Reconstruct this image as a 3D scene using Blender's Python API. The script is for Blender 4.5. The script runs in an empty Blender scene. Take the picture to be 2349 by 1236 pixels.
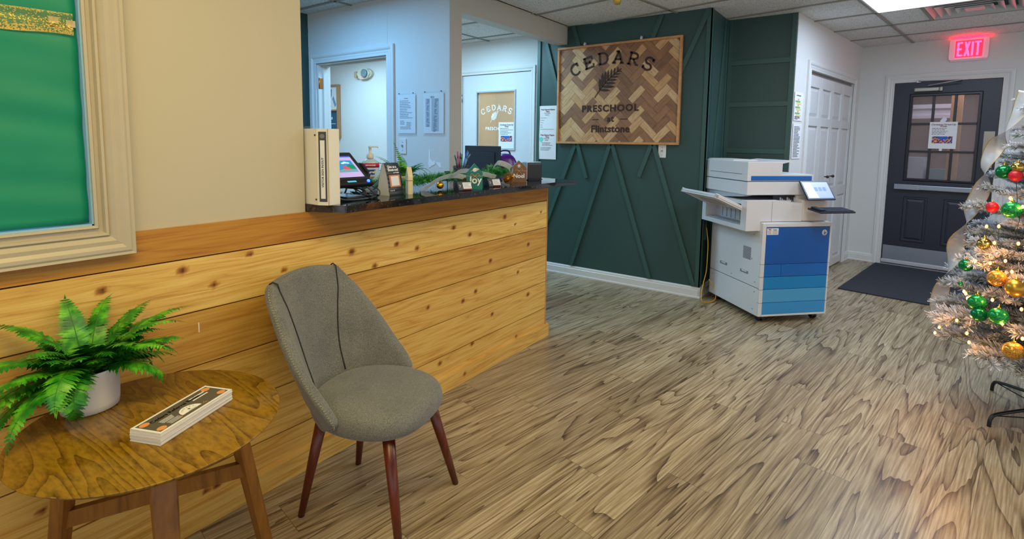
import bpy, bmesh, math, random
from math import sin, cos, pi, radians, sqrt, exp, atan2
from mathutils import Vector, Matrix
sc = bpy.context.scene
COL = sc.collection
random.seed(7)

# ------------------------------------------------------------------ camera, world, exposure, big lights
IW, IH = 2349.0, 1236.0
FPX, PCX, PCY = 1198.18, 1174.0, 438.66
cd = bpy.data.cameras.new('camera'); cam = bpy.data.objects.new('camera', cd); COL.objects.link(cam)
cd.sensor_fit = 'HORIZONTAL'; cd.sensor_width = 36.0; cd.lens = 36.0 * FPX / IW
cd.shift_x = (IW / 2 - PCX) / IW; cd.shift_y = -(IH / 2 - PCY) / IW
cd.clip_start = 0.05; cd.clip_end = 60
RX = Vector((0.5839561904, -0.8116795036, 0.0130977502))      # image right, in world axes
RY = Vector((-0.0716228987, -0.0675867134, -0.9951392814))    # image down
RZ = Vector((0.8086193919, 0.5801796442, -0.0976025591))      # view direction
m = Matrix.Identity(4)
for i in range(3):
    m[i][0] = RX[i]; m[i][1] = -RY[i]; m[i][2] = -RZ[i]
m[2][3] = 1.35
cam.matrix_world = m
sc.camera = cam
sc.view_settings.view_transform = 'Standard'; sc.view_settings.look = 'None'
sc.view_settings.gamma = 1.0; sc.view_settings.exposure = 0.0
try: sc.view_settings.use_curve_mapping = False
except Exception: pass
wd = bpy.data.worlds.new('world'); sc.world = wd; wd.use_nodes = True
wd.node_tree.nodes['Background'].inputs[0].default_value = (0.94, 0.96, 1.0, 1)
wd.node_tree.nodes['Background'].inputs[1].default_value = 1.0

def area(name, loc, sx, sy, power, color, rot=(0, 0, 0)):
    l = bpy.data.lights.new(name, 'AREA'); l.shape = 'RECTANGLE'; l.size = sx; l.size_y = sy
    l.energy = power; l.color = color
    o = bpy.data.objects.new(name, l); COL.objects.link(o); o.location = loc; o.rotation_euler = rot
    return o
def point(name, loc, power, color, r=0.02):
    l = bpy.data.lights.new(name, 'POINT'); l.energy = power; l.color = color; l.shadow_soft_size = r
    o = bpy.data.objects.new(name, l); COL.objects.link(o); o.location = loc
    return o
GA = radians(-9.7696)                        # ceiling grid, planks and far walls are turned by this
A = Vector((cos(GA), sin(GA), 0)); B = Vector((-sin(GA), cos(GA), 0))
def AB(u, v, z=0): p = A * u + B * v; return Vector((p.x, p.y, z))
area('ceiling_lamp_warm', (0.15, 0.75, 2.43), 1.15, 0.55, 25, (1.0, 0.76, 0.28))
area('ceiling_lamp_warm', (1.55, 0.35, 2.43), 1.15, 0.55, 15, (1.0, 0.86, 0.52))
area('ceiling_lamp_middle', AB(3.1, 0.48, 2.43), 0.55, 1.15, 23, (0.90, 0.95, 1.0), (0, 0, GA))
area('ceiling_lamp_lobby', AB(5.05, 0.48, 2.43), 0.52, 1.10, 30, (0.54, 0.74, 1.0), (0, 0, GA))
area('ceiling_lamp_desk', (1.75, 3.45, 2.43), 1.1, 0.6, 42, (0.20, 0.56, 1.0))
area('ceiling_lamp_office', (3.75, 3.55, 2.43), 0.9, 0.6, 36, (0.42, 0.76, 1.0))
area('ceiling_lamp_hall', (3.75, 5.6, 2.43), 0.9, 1.0, 44, (0.40, 0.74, 1.0))

# ------------------------------------------------------------------ helpers
def lin(c):
    r = []
    for v in c[:3]:
        v = v / 255.0
        r.append(v / 12.92 if v <= 0.04045 else ((v + 0.055) / 1.055) ** 2.4)
    return (r[0], r[1], r[2], 1.0)
MATS = {}
def newmat(name):
    m = bpy.data.materials.new(name); m.use_nodes = True
    nt = m.node_tree; b = nt.nodes['Principled BSDF']
    return m, nt, b
def M(name, col=(200, 200, 200), rough=0.5, metal=0.0, emit=0, ecol=None, spec=0.5, var=0.06, vscale=18, bump=0.0, bscale=60, alpha=1, trans=0, coat=0):
    """plain procedural material: colour with a little cloudy variation and optional bump"""
    if name in MATS: return MATS[name]
    m, nt, b = newmat(name); N = nt.nodes; L = nt.links
    c = lin(col)
    tc = N.new('ShaderNodeTexCoord')
    if var > 0:
        n = N.new('ShaderNodeTexNoise'); n.inputs['Scale'].default_value = vscale; n.inputs['Detail'].default_value = 3
        L.new(tc.outputs['Object'], n.inputs['Vector'])
        mx = N.new('ShaderNodeMix'); mx.data_type = 'RGBA'
        mx.inputs[6].default_value = tuple(min(1, v * (1 - var)) for v in c[:3]) + (1,)
        mx.inputs[7].default_value = tuple(min(1, v * (1 + var)) for v in c[:3]) + (1,)
        L.new(n.outputs['Fac'], mx.inputs[0]); L.new(mx.outputs[2], b.inputs['Base Color'])
    else: b.inputs['Base Color'].default_value = c
    b.inputs['Roughness'].default_value = rough; b.inputs['Metallic'].default_value = metal
    b.inputs['Specular IOR Level'].default_value = spec
    if coat: b.inputs['Coat Weight'].default_value = coat; b.inputs['Coat Roughness'].default_value = 0.08
    if bump:
        n2 = N.new('ShaderNodeTexNoise'); n2.inputs['Scale'].default_value = bscale; n2.inputs['Detail'].default_value = 4
        L.new(tc.outputs['Object'], n2.inputs['Vector'])
        bp = N.new('ShaderNodeBump'); bp.inputs['Strength'].default_value = bump; bp.inputs['Distance'].default_value = 0.004
        L.new(n2.outputs['Fac'], bp.inputs['Height']); L.new(bp.outputs[0], b.inputs['Normal'])
    if emit:
        b.inputs['Emission Color'].default_value = lin(ecol or col); b.inputs['Emission Strength'].default_value = emit
    if trans: b.inputs['Transmission Weight'].default_value = trans; b.inputs['IOR'].default_value = 1.45
    if alpha < 1: b.inputs['Alpha'].default_value = alpha
    MATS[name] = m; return m
def setp(o, label=None, cat=None, group=None, kind=None):
    if label: o['label'] = label
    if cat: o['category'] = cat
    if group: o['group'] = group
    if kind: o['kind'] = kind
    return o
class MB:
    def __init__(s): s.bm = bmesh.new()
    def _tag(s, faces, mi, sm):
        for f in faces: f.material_index = mi; f.smooth = sm
    def box(s, x0, x1, y0, y1, z0, z1, mi=0, bev=0, rot=None):
        if x1 < x0: x0, x1 = x1, x0
        if y1 < y0: y0, y1 = y1, y0
        if z1 < z0: z0, z1 = z1, z0
        r = bmesh.ops.create_cube(s.bm, size=1.0); vs = r['verts']
        for v in vs: v.co = Vector(((v.co.x + .5) * (x1 - x0) + x0, (v.co.y + .5) * (y1 - y0) + y0, (v.co.z + .5) * (z1 - z0) + z0))
        fs = set(f for v in vs for f in v.link_faces)
        if bev > 0:
            es = set(e for v in vs for e in v.link_edges)
            rr = bmesh.ops.bevel(s.bm, geom=list(es), offset=min(bev, .45 * min(x1 - x0, y1 - y0, z1 - z0)), segments=2, affect='EDGES', profile=0.6)
            vs = list(set(v for f in rr['faces'] for v in f.verts)); fs = set(f for v in vs for f in v.link_faces)
        s._tag(fs, mi, False)
        if rot is not None:
            for v in set(v for f in fs for v in f.verts): v.co = rot @ v.co
        return s
    def prism(s, pts, h0, h1, axis='z', mi=0, sm=False, f=None):
        """polygon pts (2-D) extruded along axis from h0 to h1"""
        def mp(p, h):
            if axis == 'z': q = Vector((p[0], p[1], h))
            elif axis == 'y': q = Vector((p[0], h, p[1]))
            else: q = Vector((h, p[0], p[1]))
            return f(q) if f else q
        a = [s.bm.verts.new(mp(p, h0)) for p in pts]; b = [s.bm.verts.new(mp(p, h1)) for p in pts]
        n = len(pts); fs = []
        fs.append(s.bm.faces.new(a)); fs.append(s.bm.faces.new(list(reversed(b))))
        for i in range(n): q = s.bm.faces.new([a[i], b[i], b[(i + 1) % n], a[(i + 1) % n]]); fs.append(q); q.smooth = sm
        for q in fs: q.material_index = mi
        for q in fs[2:]: q.smooth = sm
        return s
    def rings(s, rings, mi=0, sm=True, close=True, cap=True):
        R = [[s.bm.verts.new(p) for p in r] for r in rings]
        n = len(R[0])
        for a, b in zip(R, R[1:]):
            for i in range(n if close else n - 1):
                q = s.bm.faces.new([a[i], a[(i + 1) % n], b[(i + 1) % n], b[i]]); q.smooth = sm; q.material_index = mi
        if cap and close:
            for r in (list(reversed(R[0])), R[-1]):
                try: q = s.bm.faces.new(r); q.material_index = mi; q.smooth = False
                except Exception: pass
        return s
    def tube(s, pts, r, seg=8, mi=0, sm=True, close=True):
        pts = [Vector(p) for p in pts]; n = len(pts)
        rr = r if isinstance(r, (list, tuple)) else [r] * n
        rings = []; up = None
        for i, p in enumerate(pts):
            d = (pts[min(i + 1, n - 1)] - pts[max(i - 1, 0)])
            if d.length < 1e-9: d = Vector((0, 0, 1))
            d.normalize()
            if up is None:
                up = Vector((0, 0, 1)) if abs(d.z) < .9 else Vector((1, 0, 0))
            x = d.cross(up)
            if x.length < 1e-6: x = d.cross(Vector((0, 1, 0)))
            x.normalize(); y = x.cross(d).normalized(); up = y
            rings.append([p + (x * cos(2 * pi * k / seg) + y * sin(2 * pi * k / seg)) * rr[i] for k in range(seg)])
        return s.rings(rings, mi, sm)
    def lathe(s, prof, c=(0, 0, 0), seg=24, mi=0, sx=1, sy=1, axis='z', sm=True):
        rings = []
        for r, h in prof:
            ring = []
            for k in range(seg):
                a = 2 * pi * k / seg; x, y = r * cos(a) * sx, r * sin(a) * sy
                if axis == 'z': q = Vector((x, y, h))
                elif axis == 'y': q = Vector((x, h, -y))
                else: q = Vector((h, x, y))
                ring.append(q + Vector(c))
            rings.append(ring)
        return s.rings(rings, mi, sm)
    def ball(s, c, r, seg=16, mi=0, sz=1):
        pr = [(max(1e-4, r * sin(pi * k / (seg // 2))), -r * sz * cos(pi * k / (seg // 2))) for k in range(seg // 2 + 1)]
        return s.lathe(pr, c, seg, mi)
    def face(s, pts, mi=0, sm=False):
        q = s.bm.faces.new([s.bm.verts.new(Vector(p)) for p in pts]); q.material_index = mi; q.smooth = sm; return s
    def stroke(s, pts, w, y0, y1, mi=0):
        """flat bar lettering: polyline in the x-z plane, width w, from depth y0 to y1"""
        n = len(pts); L = []; R = []
        for i in range(n):
            p = Vector(pts[i]); a = Vector(pts[max(0, i - 1)]); b = Vector(pts[min(n - 1, i + 1)])
            d = (b - a).normalized(); q = Vector((-d.y, d.x)) * w / 2
            L.append(p + q); R.append(p - q)
        for i in range(n - 1):
            s.prism([L[i], L[i + 1], R[i + 1], R[i]], y0, y1, 'y', mi)
        return s
    def text(s, txt, x, z, size, y0=-.001, d=.0008, mi=0, align='CENTER', offset=0.0, f=None, sx=1, spacing=1.0):
        cu = bpy.data.curves.new('t', 'FONT'); cu.body = txt; cu.size = size; cu.align_x = align; cu.align_y = 'CENTER'
        cu.extrude = d; cu.offset = offset; cu.space_character = spacing; cu.resolution_u = 3
        o = bpy.data.objects.new('t', cu); COL.objects.link(o)
        dg = bpy.context.evaluated_depsgraph_get(); me = bpy.data.meshes.new_from_object(o.evaluated_get(dg))
        bpy.data.objects.remove(o); bpy.data.curves.remove(cu)
        vs = []
        for v in me.vertices:
            q = Vector((v.co.x * sx + x, y0 - v.co.z, v.co.y + z))
            vs.append(s.bm.verts.new(f(q) if f else q))
        for p in me.polygons:
            try: q = s.bm.faces.new([vs[i] for i in p.vertices]); q.material_index = mi
            except Exception: pass
        bpy.data.meshes.remove(me); return s
    def tf(s, mat):
        for v in s.bm.verts: v.co = mat @ v.co
        return s
    def build(s, name, mats, parent=None, loc=(0, 0, 0), rz=0, rot=None, clean=True):
        if clean: bmesh.ops.recalc_face_normals(s.bm, faces=s.bm.faces)
        me = bpy.data.meshes.new(name); s.bm.to_mesh(me); s.bm.free()
        o = bpy.data.objects.new(name, me); COL.objects.link(o)
        for k in (mats if isinstance(mats, (list, tuple)) else [mats]): me.materials.append(k)
        if parent: o.parent = parent
        o.location = loc; o.rotation_euler = rot or (0, 0, rz)
        return o
def thing(name, label, cat, loc=(0, 0, 0), rz=0, group=None, rot=None):
    o = bpy.data.objects.new(name, None); COL.objects.link(o); o.empty_display_size = .05
    o.location = loc; o.rotation_euler = rot or (0, 0, rz)
    return setp(o, label, cat, group)
def st(o): o['kind'] = 'structure'; return o
def copy_tree(o, parent=None, **kw):
    c = o.copy(); COL.objects.link(c); c.parent = parent
    for ch in list(o.children): copy_tree(ch, c)
    return c
def subsurf(o, n=2):
    md = o.modifiers.new('s', 'SUBSURF'); md.levels = n; md.render_levels = n; return o
def solidify(o, t, off=0):
    md = o.modifiers.new('t', 'SOLIDIFY'); md.thickness = t; md.offset = off; return o
def bezier(p0, p1, p2, n):
    p0, p1, p2 = Vector(p0), Vector(p1), Vector(p2)
    return [p0 * (1 - t) ** 2 + p1 * 2 * t * (1 - t) + p2 * t * t for t in [i / n for i in range(n + 1)]]
def spline(pts, n=6):
    """Catmull-Rom through points"""
    P = [Vector(p) for p in pts]; P = [P[0] * 2 - P[1]] + P + [P[-1] * 2 - P[-2]]; out = []
    for i in range(1, len(P) - 2):
        for k in range(n):
            t = k / n; a, b, c, d = P[i - 1], P[i], P[i + 1], P[i + 2]
            out.append(.5 * ((2 * b) + (c - a) * t + (2 * a - 5 * b + 4 * c - d) * t * t + (3 * b - a - 3 * c + d) * t ** 3))
    out.append(P[-2]); return out
# wall frames: local x runs to the right along the wall, local -y comes out of it
F_W = ((0, 1.855, 0), 0.0)
F_G = ((4.565, 0, 0), -pi / 2)
F_BL = ((2.866, 0, 0), -pi / 2)
F_WH = ((4.73, 0, 0), -pi / 2)
F_AL = ((5.115, 0, 0), -pi / 2)
F_E = (tuple(AB(7.15, 0)), GA - pi / 2)
F_C = (tuple(AB(0, 1.555)), GA)
def attr(me, name, vals, dom='POINT'):
    a = me.attributes.new(name, 'FLOAT', dom); a.data.foreach_set('value', vals)
def casing(name, x0, x1, z1, mats, F, prof, z0=None, full=False, parent=None, mk=None):
    """moulded frame round an opening. prof: list of (distance outward from opening, proud height)"""
    mb = MB(); loops = []
    for d, h in prof:
        if full: pts = [(x0 - d, z0 - d), (x0 - d, z1 + d), (x1 + d, z1 + d), (x1 + d, z0 - d)]
        else: pts = [(x0 - d, z0 or 0), (x0 - d, z1 + d), (x1 + d, z1 + d), (x1 + d, z0 or 0)]
        loops.append([Vector((p[0], -h, p[1])) for p in pts])
    R = [[mb.bm.verts.new(p) for p in l] for l in loops]
    for a, b in zip(R, R[1:]):
        for i in range(4 if full else 3):
            j = (i + 1) % 4; mb.bm.faces.new([a[i], a[j], b[j], b[i]])
    if not full:
        for i in (0, 3): mb.bm.faces.new([r[i] for r in R])
    return mb.build(name, mats, parent, F[0], F[1])
CAS = [(0, .004), (0, .016), (.006, .017), (.018, .013), (.028, .015), (.040, .012), (.052, .020), (.062, .022), (.072, .019), (.083, .018), (.083, 0)]
# ------------------------------------------------------------------ materials
def wood_mat(name, ramp, gain=1.0, rough=.45, scale=(1.4, 16, 6), fine=120, bump=.15, attrs=False, ringy=6.0, line=.35, power=.6, dist=.3, saw=0, det=2.5, fstr=.55):
    m, nt, b = newmat(name); N = nt.nodes; L = nt.links
    cmb = N.new('ShaderNodeCombineXYZ')
    if attrs:
        for i, nm in enumerate(('gx', 'gz', 'gr')):
            a = N.new('ShaderNodeAttribute'); a.attribute_name = nm
            mm = N.new('ShaderNodeMath'); mm.operation = 'MULTIPLY'; mm.inputs[1].default_value = scale[i]
            L.new(a.outputs['Fac'], mm.inputs[0]); L.new(mm.outputs[0], cmb.inputs[i])
    else:
        tc = N.new('ShaderNodeTexCoord'); sp = N.new('ShaderNodeSeparateXYZ'); L.new(tc.outputs['Object'], sp.inputs[0])
        for i in range(3):
            mm = N.new('ShaderNodeMath'); mm.operation = 'MULTIPLY'; mm.inputs[1].default_value = scale[i]
            L.new(sp.outputs[i], mm.inputs[0]); L.new(mm.outputs[0], cmb.inputs[i])
    n1 = N.new('ShaderNodeTexNoise'); n1.inputs['Scale'].default_value = 1; n1.inputs['Detail'].default_value = det; n1.inputs['Distortion'].default_value = dist
    L.new(cmb.outputs[0], n1.inputs['Vector'])
    rg = N.new('ShaderNodeMath'); rg.operation = 'MULTIPLY'; rg.inputs[1].default_value = ringy; L.new(n1.outputs['Fac'], rg.inputs[0])
    pp = N.new('ShaderNodeMath'); pp.operation = 'PINGPONG'; pp.inputs[1].default_value = .5; L.new(rg.outputs[0], pp.inputs[0])
    n2 = N.new('ShaderNodeTexNoise'); n2.inputs['Scale'].default_value = fine / 16.; n2.inputs['Detail'].default_value = 3
    vm = N.new('ShaderNodeVectorMath'); vm.operation = 'MULTIPLY'; vm.inputs[1].default_value = (.5, 1, 1); L.new(cmb.outputs[0], vm.inputs[0]); L.new(vm.outputs[0], n2.inputs['Vector'])
    ad = N.new('ShaderNodeMath'); ad.operation = 'MULTIPLY_ADD'; ad.inputs[1].default_value = fstr
    L.new(n2.outputs['Fac'], ad.inputs[0]); 
    pw = N.new('ShaderNodeMath'); pw.operation = 'MULTIPLY'; pw.inputs[1].default_value = 2; L.new(pp.outputs[0], pw.inputs[0])
    pq = N.new('ShaderNodeMath'); pq.operation = 'POWER'; pq.inputs[1].default_value = power; L.new(pw.outputs[0], pq.inputs[0])
    if saw:   # growth rings: slow brightening, sharp dark edge
        fr_ = N.new('ShaderNodeMath'); fr_.operation = 'FRACT'; L.new(rg.outputs[0], fr_.inputs[0]); L.new(fr_.outputs[0], pq.inputs[0]); pq.inputs[1].default_value = saw
        iv = N.new('ShaderNodeMath'); iv.operation = 'SUBTRACT'; iv.inputs[0].default_value = 1.0; L.new(pq.outputs[0], iv.inputs[1]); pq = iv
    m2 = N.new('ShaderNodeMath'); m2.operation = 'MULTIPLY'; m2.inputs[1].default_value = line; L.new(pq.outputs[0], m2.inputs[0]); L.new(m2.outputs[0], ad.inputs[2])
    cr = N.new('ShaderNodeValToRGB'); e = cr.color_ramp.elements
    while len(e) < len(ramp): e.new(.5)
    for i, (p, c) in enumerate(ramp): e[i].position = p; e[i].color = lin(c)
    L.new(ad.outputs[0], cr.inputs[0])
    out = cr.outputs[0]
    b.inputs['Roughness'].default_value = rough
    bp = N.new('ShaderNodeBump'); bp.inputs['Strength'].default_value = bump; bp.inputs['Distance'].default_value = .001
    L.new(n2.outputs['Fac'], bp.inputs['Height']); L.new(bp.outputs[0], b.inputs['Normal'])
    L.new(out, b.inputs['Base Color'])
    MATS[name] = m; return m, nt, b, out, cmb
def mixc(nt, a, bcol, fac, mode='MIX'):
    mx = nt.nodes.new('ShaderNodeMix'); mx.data_type = 'RGBA'; mx.blend_type = mode
    for i, v in ((0, fac), (6, a), (7, bcol)):
        if hasattr(v, 'links') or hasattr(v, 'is_linked'): nt.links.new(v, mx.inputs[i])
        else: mx.inputs[i].default_value = v
    return mx.outputs[2]
# cedar cladding: per-board tone and explicit knots come in as vertex attributes
mc, nt, b, out, cmb = wood_mat('cedar_boards', [(.12, (184, 128, 54)), (.34, (218, 172, 84)), (.54, (234, 196, 108)), (.8, (242, 212, 142))], attrs=True, scale=(.9, 16, 9), ringy=7.0, line=.28, fine=230, rough=.42, bump=.2)
at = nt.nodes.new('ShaderNodeAttribute'); at.attribute_name = 'tone'
tr = nt.nodes.new('ShaderNodeValToRGB'); te = tr.color_ramp.elements
te[0].position = 0; te[0].color = (1, 1, 1, 1); te[1].position = 1; te[1].color = (.58, .39, .11, 1)
nt.links.new(at.outputs['Fac'], tr.inputs[0])
o1 = mixc(nt, out, tr.outputs[0], 1.0, 'MULTIPLY')
ak = nt.nodes.new('ShaderNodeAttribute'); ak.attribute_name = 'knot'
kr = nt.nodes.new('ShaderNodeValToRGB'); ke = kr.color_ramp.elements
ke[0].position = 0; ke[0].color = (1, 1, 1, 1); ke[1].position = 1; ke[1].color = (.10, .05, .022, 1)
k2 = ke.new(.45); k2.color = (.62, .40, .22, 1)
nt.links.new(ak.outputs['Fac'], kr.inputs[0])
o2 = mixc(nt, o1, kr.outputs[0], 1.0, 'MULTIPLY')
nt.links.new(o2, b.inputs['Base Color'])
CEDAR = mc
# vinyl plank floor
FLOOR, nt, b, out, cmb = wood_mat('vinyl_planks', [(.26, (62, 50, 40)), (.40, (104, 88, 68)), (.54, (138, 121, 96)), (.66, (162, 146, 118)), (.78, (186, 172, 146)), (.92, (204, 194, 172))], attrs=True, scale=(.36, 5.0, 31), ringy=14, line=.34, rough=.34, fine=460, saw=5.0, dist=.5, det=3.5, fstr=.70, bump=.12)
gr = nt.nodes.new('ShaderNodeAttribute'); gr.attribute_name = 'gr'
wn = nt.nodes.new('ShaderNodeTexWhiteNoise'); wn.noise_dimensions = '1D'; nt.links.new(gr.outputs['Fac'], wn.inputs['W'])
tr = nt.nodes.new('ShaderNodeValToRGB'); te = tr.color_ramp.elements
te[0].color = (.74, .70, .64, 1); te[1].color = (1.10, 1.07, 1.0, 1); nt.links.new(wn.outputs['Value'], tr.inputs[0])
o1 = mixc(nt, out, tr.outputs[0], 1.0, 'MULTIPLY')
ed = nt.nodes.new('ShaderNodeAttribute'); ed.attribute_name = 'edge'
o2 = mixc(nt, o1, (.03, .022, .016, 1), ed.outputs['Fac'])
nt.links.new(o2, b.inputs['Base Color'])
TABLEW = wood_mat('stained_ash', [(.20, (80, 54, 10)), (.33, (112, 80, 14)), (.50, (142, 106, 24)), (.8, (168, 128, 40))], scale=(7.5, 1.1, 3), ringy=24, line=.24, rough=.22, fine=520, saw=2.5, dist=.15, det=1.5, bump=.15)[0]
LEGW = wood_mat('stained_leg_wood', [(.2, (104, 64, 20)), (.6, (142, 92, 32)), (.9, (164, 112, 42))], scale=(20, 20, 2), ringy=3, rough=.35)[0]
MAHOG = wood_mat('mahogany_stain', [(.2, (62, 22, 12)), (.6, (98, 38, 20)), (.9, (120, 52, 28))], scale=(24, 24, 3), ringy=3, rough=.3)[0]
OAKF = wood_mat('sign_frame_wood', [(.2, (176, 120, 72)), (.6, (200, 144, 92)), (.9, (216, 164, 112))], scale=(5, 5, 5), ringy=3, rough=.5)[0]
def herring():
    m, nt, b, out, cmb = wood_mat('herringbone_cedar', [(.2, (170, 130, 96)), (.5, (214, 178, 136)), (.85, (240, 212, 168))], attrs=True, scale=(6, 60, 9), ringy=3, line=.25, rough=.5)
    at = nt.nodes.new('ShaderNodeAttribute'); at.attribute_name = 'tone'
    tr = nt.nodes.new('ShaderNodeValToRGB'); te = tr.color_ramp.elements
    te[0].color = (1, .95, .85, 1); te[1].color = (.34, .235, .18, 1)
    x = te.new(.35); x.color = (.86, .70, .48, 1); x = te.new(.6); x.color = (.50, .35, .27, 1)
    nt.links.new(at.outputs['Fac'], tr.inputs[0])
    nt.links.new(mixc(nt, out, tr.outputs[0], 1.0, 'MULTIPLY'), b.inputs['Base Color']); return m
HERR = herring()
def granite():
    m, nt, b = newmat('black_granite'); N = nt.nodes; L = nt.links
    tc = N.new('ShaderNodeTexCoord'); v = N.new('ShaderNodeTexVoronoi'); v.inputs['Scale'].default_value = 190; L.new(tc.outputs['Object'], v.inputs['Vector'])
    n = N.new('ShaderNodeTexNoise'); n.inputs['Scale'].default_value = 60; n.inputs['Detail'].default_value = 6; L.new(tc.outputs['Object'], n.inputs['Vector'])
    cr = N.new('ShaderNodeValToRGB'); e = cr.color_ramp.elements
    e[0].position = .50; e[0].color = lin((13, 13, 16)); e[1].position = .92; e[1].color = lin((84, 76, 70)); x = e.new(.72); x.color = lin((30, 29, 31))
    mm = N.new('ShaderNodeMath'); mm.operation = 'MULTIPLY_ADD'; mm.inputs[1].default_value = .25; L.new(v.outputs['Distance'], mm.inputs[0]); L.new(n.outputs['Fac'], mm.inputs[2])
    L.new(mm.outputs[0], cr.inputs[0]); L.new(cr.outputs[0], b.inputs['Base Color'])
    b.inputs['Roughness'].default_value = .06; b.inputs['Specular IOR Level'].default_value = .8; return m
GRANITE = granite()
def fabric():
    m, nt, b = newmat('grey_woven_fabric'); N = nt.nodes; L = nt.links
    tc = N.new('ShaderNodeTexCoord'); n = N.new('ShaderNodeTexNoise'); n.inputs['Scale'].default_value = 420; n.inputs['Detail'].default_value = 2; L.new(tc.outputs['Object'], n.inputs['Vector'])
    n3 = N.new('ShaderNodeTexNoise'); n3.inputs['Scale'].default_value = 9; n3.inputs['Detail'].default_value = 4; L.new(tc.outputs['Object'], n3.inputs['Vector'])
    cr = N.new('ShaderNodeValToRGB'); e = cr.color_ramp.elements
    e[0].position = .3; e[0].color = lin((84, 85, 82)); e[1].position = .72; e[1].color = lin((140, 141, 136))
    L.new(n.outputs['Fac'], cr.inputs[0])
    c2 = N.new('ShaderNodeValToRGB'); c2.color_ramp.elements[0].position = .35; c2.color_ramp.elements[0].color = (.86, .86, .86, 1); c2.color_ramp.elements[1].position = .65; c2.color_ramp.elements[1].color = (1.05, 1.04, 1.0, 1)
    L.new(n3.outputs['Fac'], c2.inputs[0])
    L.new(mixc(nt, cr.outputs[0], c2.outputs[0], 1.0, 'MULTIPLY'), b.inputs['Base Color'])
    b.inputs['Roughness'].default_value = .95; b.inputs['Specular IOR Level'].default_value = .2
    try: b.inputs['Sheen Weight'].default_value = .25
    except Exception: pass
    bp = N.new('ShaderNodeBump'); bp.inputs['Strength'].default_value = .4; bp.inputs['Distance'].default_value = .001; L.new(n.outputs['Fac'], bp.inputs['Height']); L.new(bp.outputs[0], b.inputs['Normal'])
    return m
FABRIC = fabric()
def tile():
    m, nt, b = newmat('acoustic_tile'); N = nt.nodes; L = nt.links
    tc = N.new('ShaderNodeTexCoord'); n = N.new('ShaderNodeTexNoise'); n.inputs['Scale'].default_value = 110; n.inputs['Detail'].default_value = 4; L.new(tc.outputs['Object'], n.inputs['Vector'])
    cr = N.new('ShaderNodeValToRGB'); e = cr.color_ramp.elements; e[0].position = .34; e[0].color = lin((170, 170, 168)); e[1].position = .5; e[1].color = lin((228, 228, 226))
    L.new(n.outputs['Fac'], cr.inputs[0]); L.new(cr.outputs[0], b.inputs['Base Color']); b.inputs['Roughness'].default_value = .9
    bp = N.new('ShaderNodeBump'); bp.inputs['Strength'].default_value = .3; bp.inputs['Distance'].default_value = .002; L.new(n.outputs['Fac'], bp.inputs['Height']); L.new(bp.outputs[0], b.inputs['Normal']); return m
TILE = tile()
def leafmat(name, c0, c1, c2, rough=.4):
    m, nt, b = newmat(name); N = nt.nodes; L = nt.links
    tc = N.new('ShaderNodeTexCoord'); n = N.new('ShaderNodeTexNoise'); n.inputs['Scale'].default_value = 26; n.inputs['Detail'].default_value = 3; L.new(tc.outputs['Object'], n.inputs['Vector'])
    cr = N.new('ShaderNodeValToRGB'); e = cr.color_ramp.elements; e[0].position = .3; e[0].color = lin(c0); e[1].position = .75; e[1].color = lin(c2); x = e.new(.5); x.color = lin(c1)
    L.new(n.outputs['Fac'], cr.inputs[0]); L.new(cr.outputs[0], b.inputs['Base Color']); b.inputs['Roughness'].default_value = rough
    b.inputs['Subsurface Weight'].default_value = 0.0
    return m
FERN = leafmat('fern_leaf', (12, 74, 10), (38, 134, 20), (122, 210, 38))
GREENW = M('green_wall_paint', (46, 76, 73), .45, var=.05, vscale=3)
WHITEW = M('white_wall_paint', (212, 212, 210), .6, var=.02, vscale=3, bump=.05)
CREAMW = M('cream_wall_paint', (192, 183, 158), .6, var=.02, vscale=3, bump=.05)
TRIMW = M('white_trim_paint', (214, 214, 212), .35, var=.02)
TRIMC = M('cream_trim_paint', (186, 175, 150), .35, var=.04)
NAVY = M('navy_door_paint', (33, 38, 54), .42, var=.08, vscale=8)
STEEL = M('brushed_steel', (176, 178, 182), .3, metal=.85, var=.05)
BRASS = M('brass', (190, 120, 60), .35, metal=.7)
GOLD = M('gold_metal', (214, 160, 48), .22, metal=1.0)
BLACK = M('black_plastic', (24, 25, 28), .4)
DARKG = M('dark_grey_card', (62, 66, 70), .55)
WHITEP = M('white_plastic', (224, 224, 222), .35, var=.01)
PAPER = M('white_paper', (228, 228, 230), .7, var=.01)
INK = M('black_ink', (30, 30, 34), .7)
INKG = M('grey_ink', (96, 98, 106), .7)
INKR = M('maroon_ink', (128, 34, 60), .7)
WHITEI = M('white_ink', (238, 238, 238), .6, var=0)
GLASS = M('clear_glass', (245, 250, 250), .02, trans=1.0, alpha=.25, var=0, spec=.6)
ACRYL = M('clear_acrylic', (225, 238, 245), .05, alpha=.14, var=0)
TWINE = M('jute_twine', (196, 160, 104), .8)

# ------------------------------------------------------------------ floor
mb = MB(); PW = .179; rng = random.Random(3)
rowj = {1.157: 1.658, .799: 1.888, .978: 1.378, 1.873: 1.643, 1.694: 1.883, 1.336: 2.136, 1.515: 2.482}
vals = {k: [] for k in ('gx', 'gz', 'gr', 'edge')}
def plank(u0, u1, v0, v1, r):
    g = .0016
    us = [u0, u0 + g, u1 - g, u1]; vs = [v0, v0 + g, v1 - g, v1]
    ou = rng.uniform(0, 40)
    grid = []
    for i, u in enumerate(us):
        row = []
        for j, v in enumerate(vs):
            q = mb.bm.verts.new((u, v, 0)); row.append(q)
            vals['gx'].append(u - u0 + ou); vals['gz'].append(v - v0); vals['gr'].append(r); vals['edge'].append(.8 if i in (0, 3) or j in (0, 3) else 0)
        grid.append(row)
    for i in range(3):
        for j in range(3): mb.bm.faces.new([grid[i][j], grid[i + 1][j], grid[i + 1][j + 1], grid[i][j + 1]])
k = -30
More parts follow.
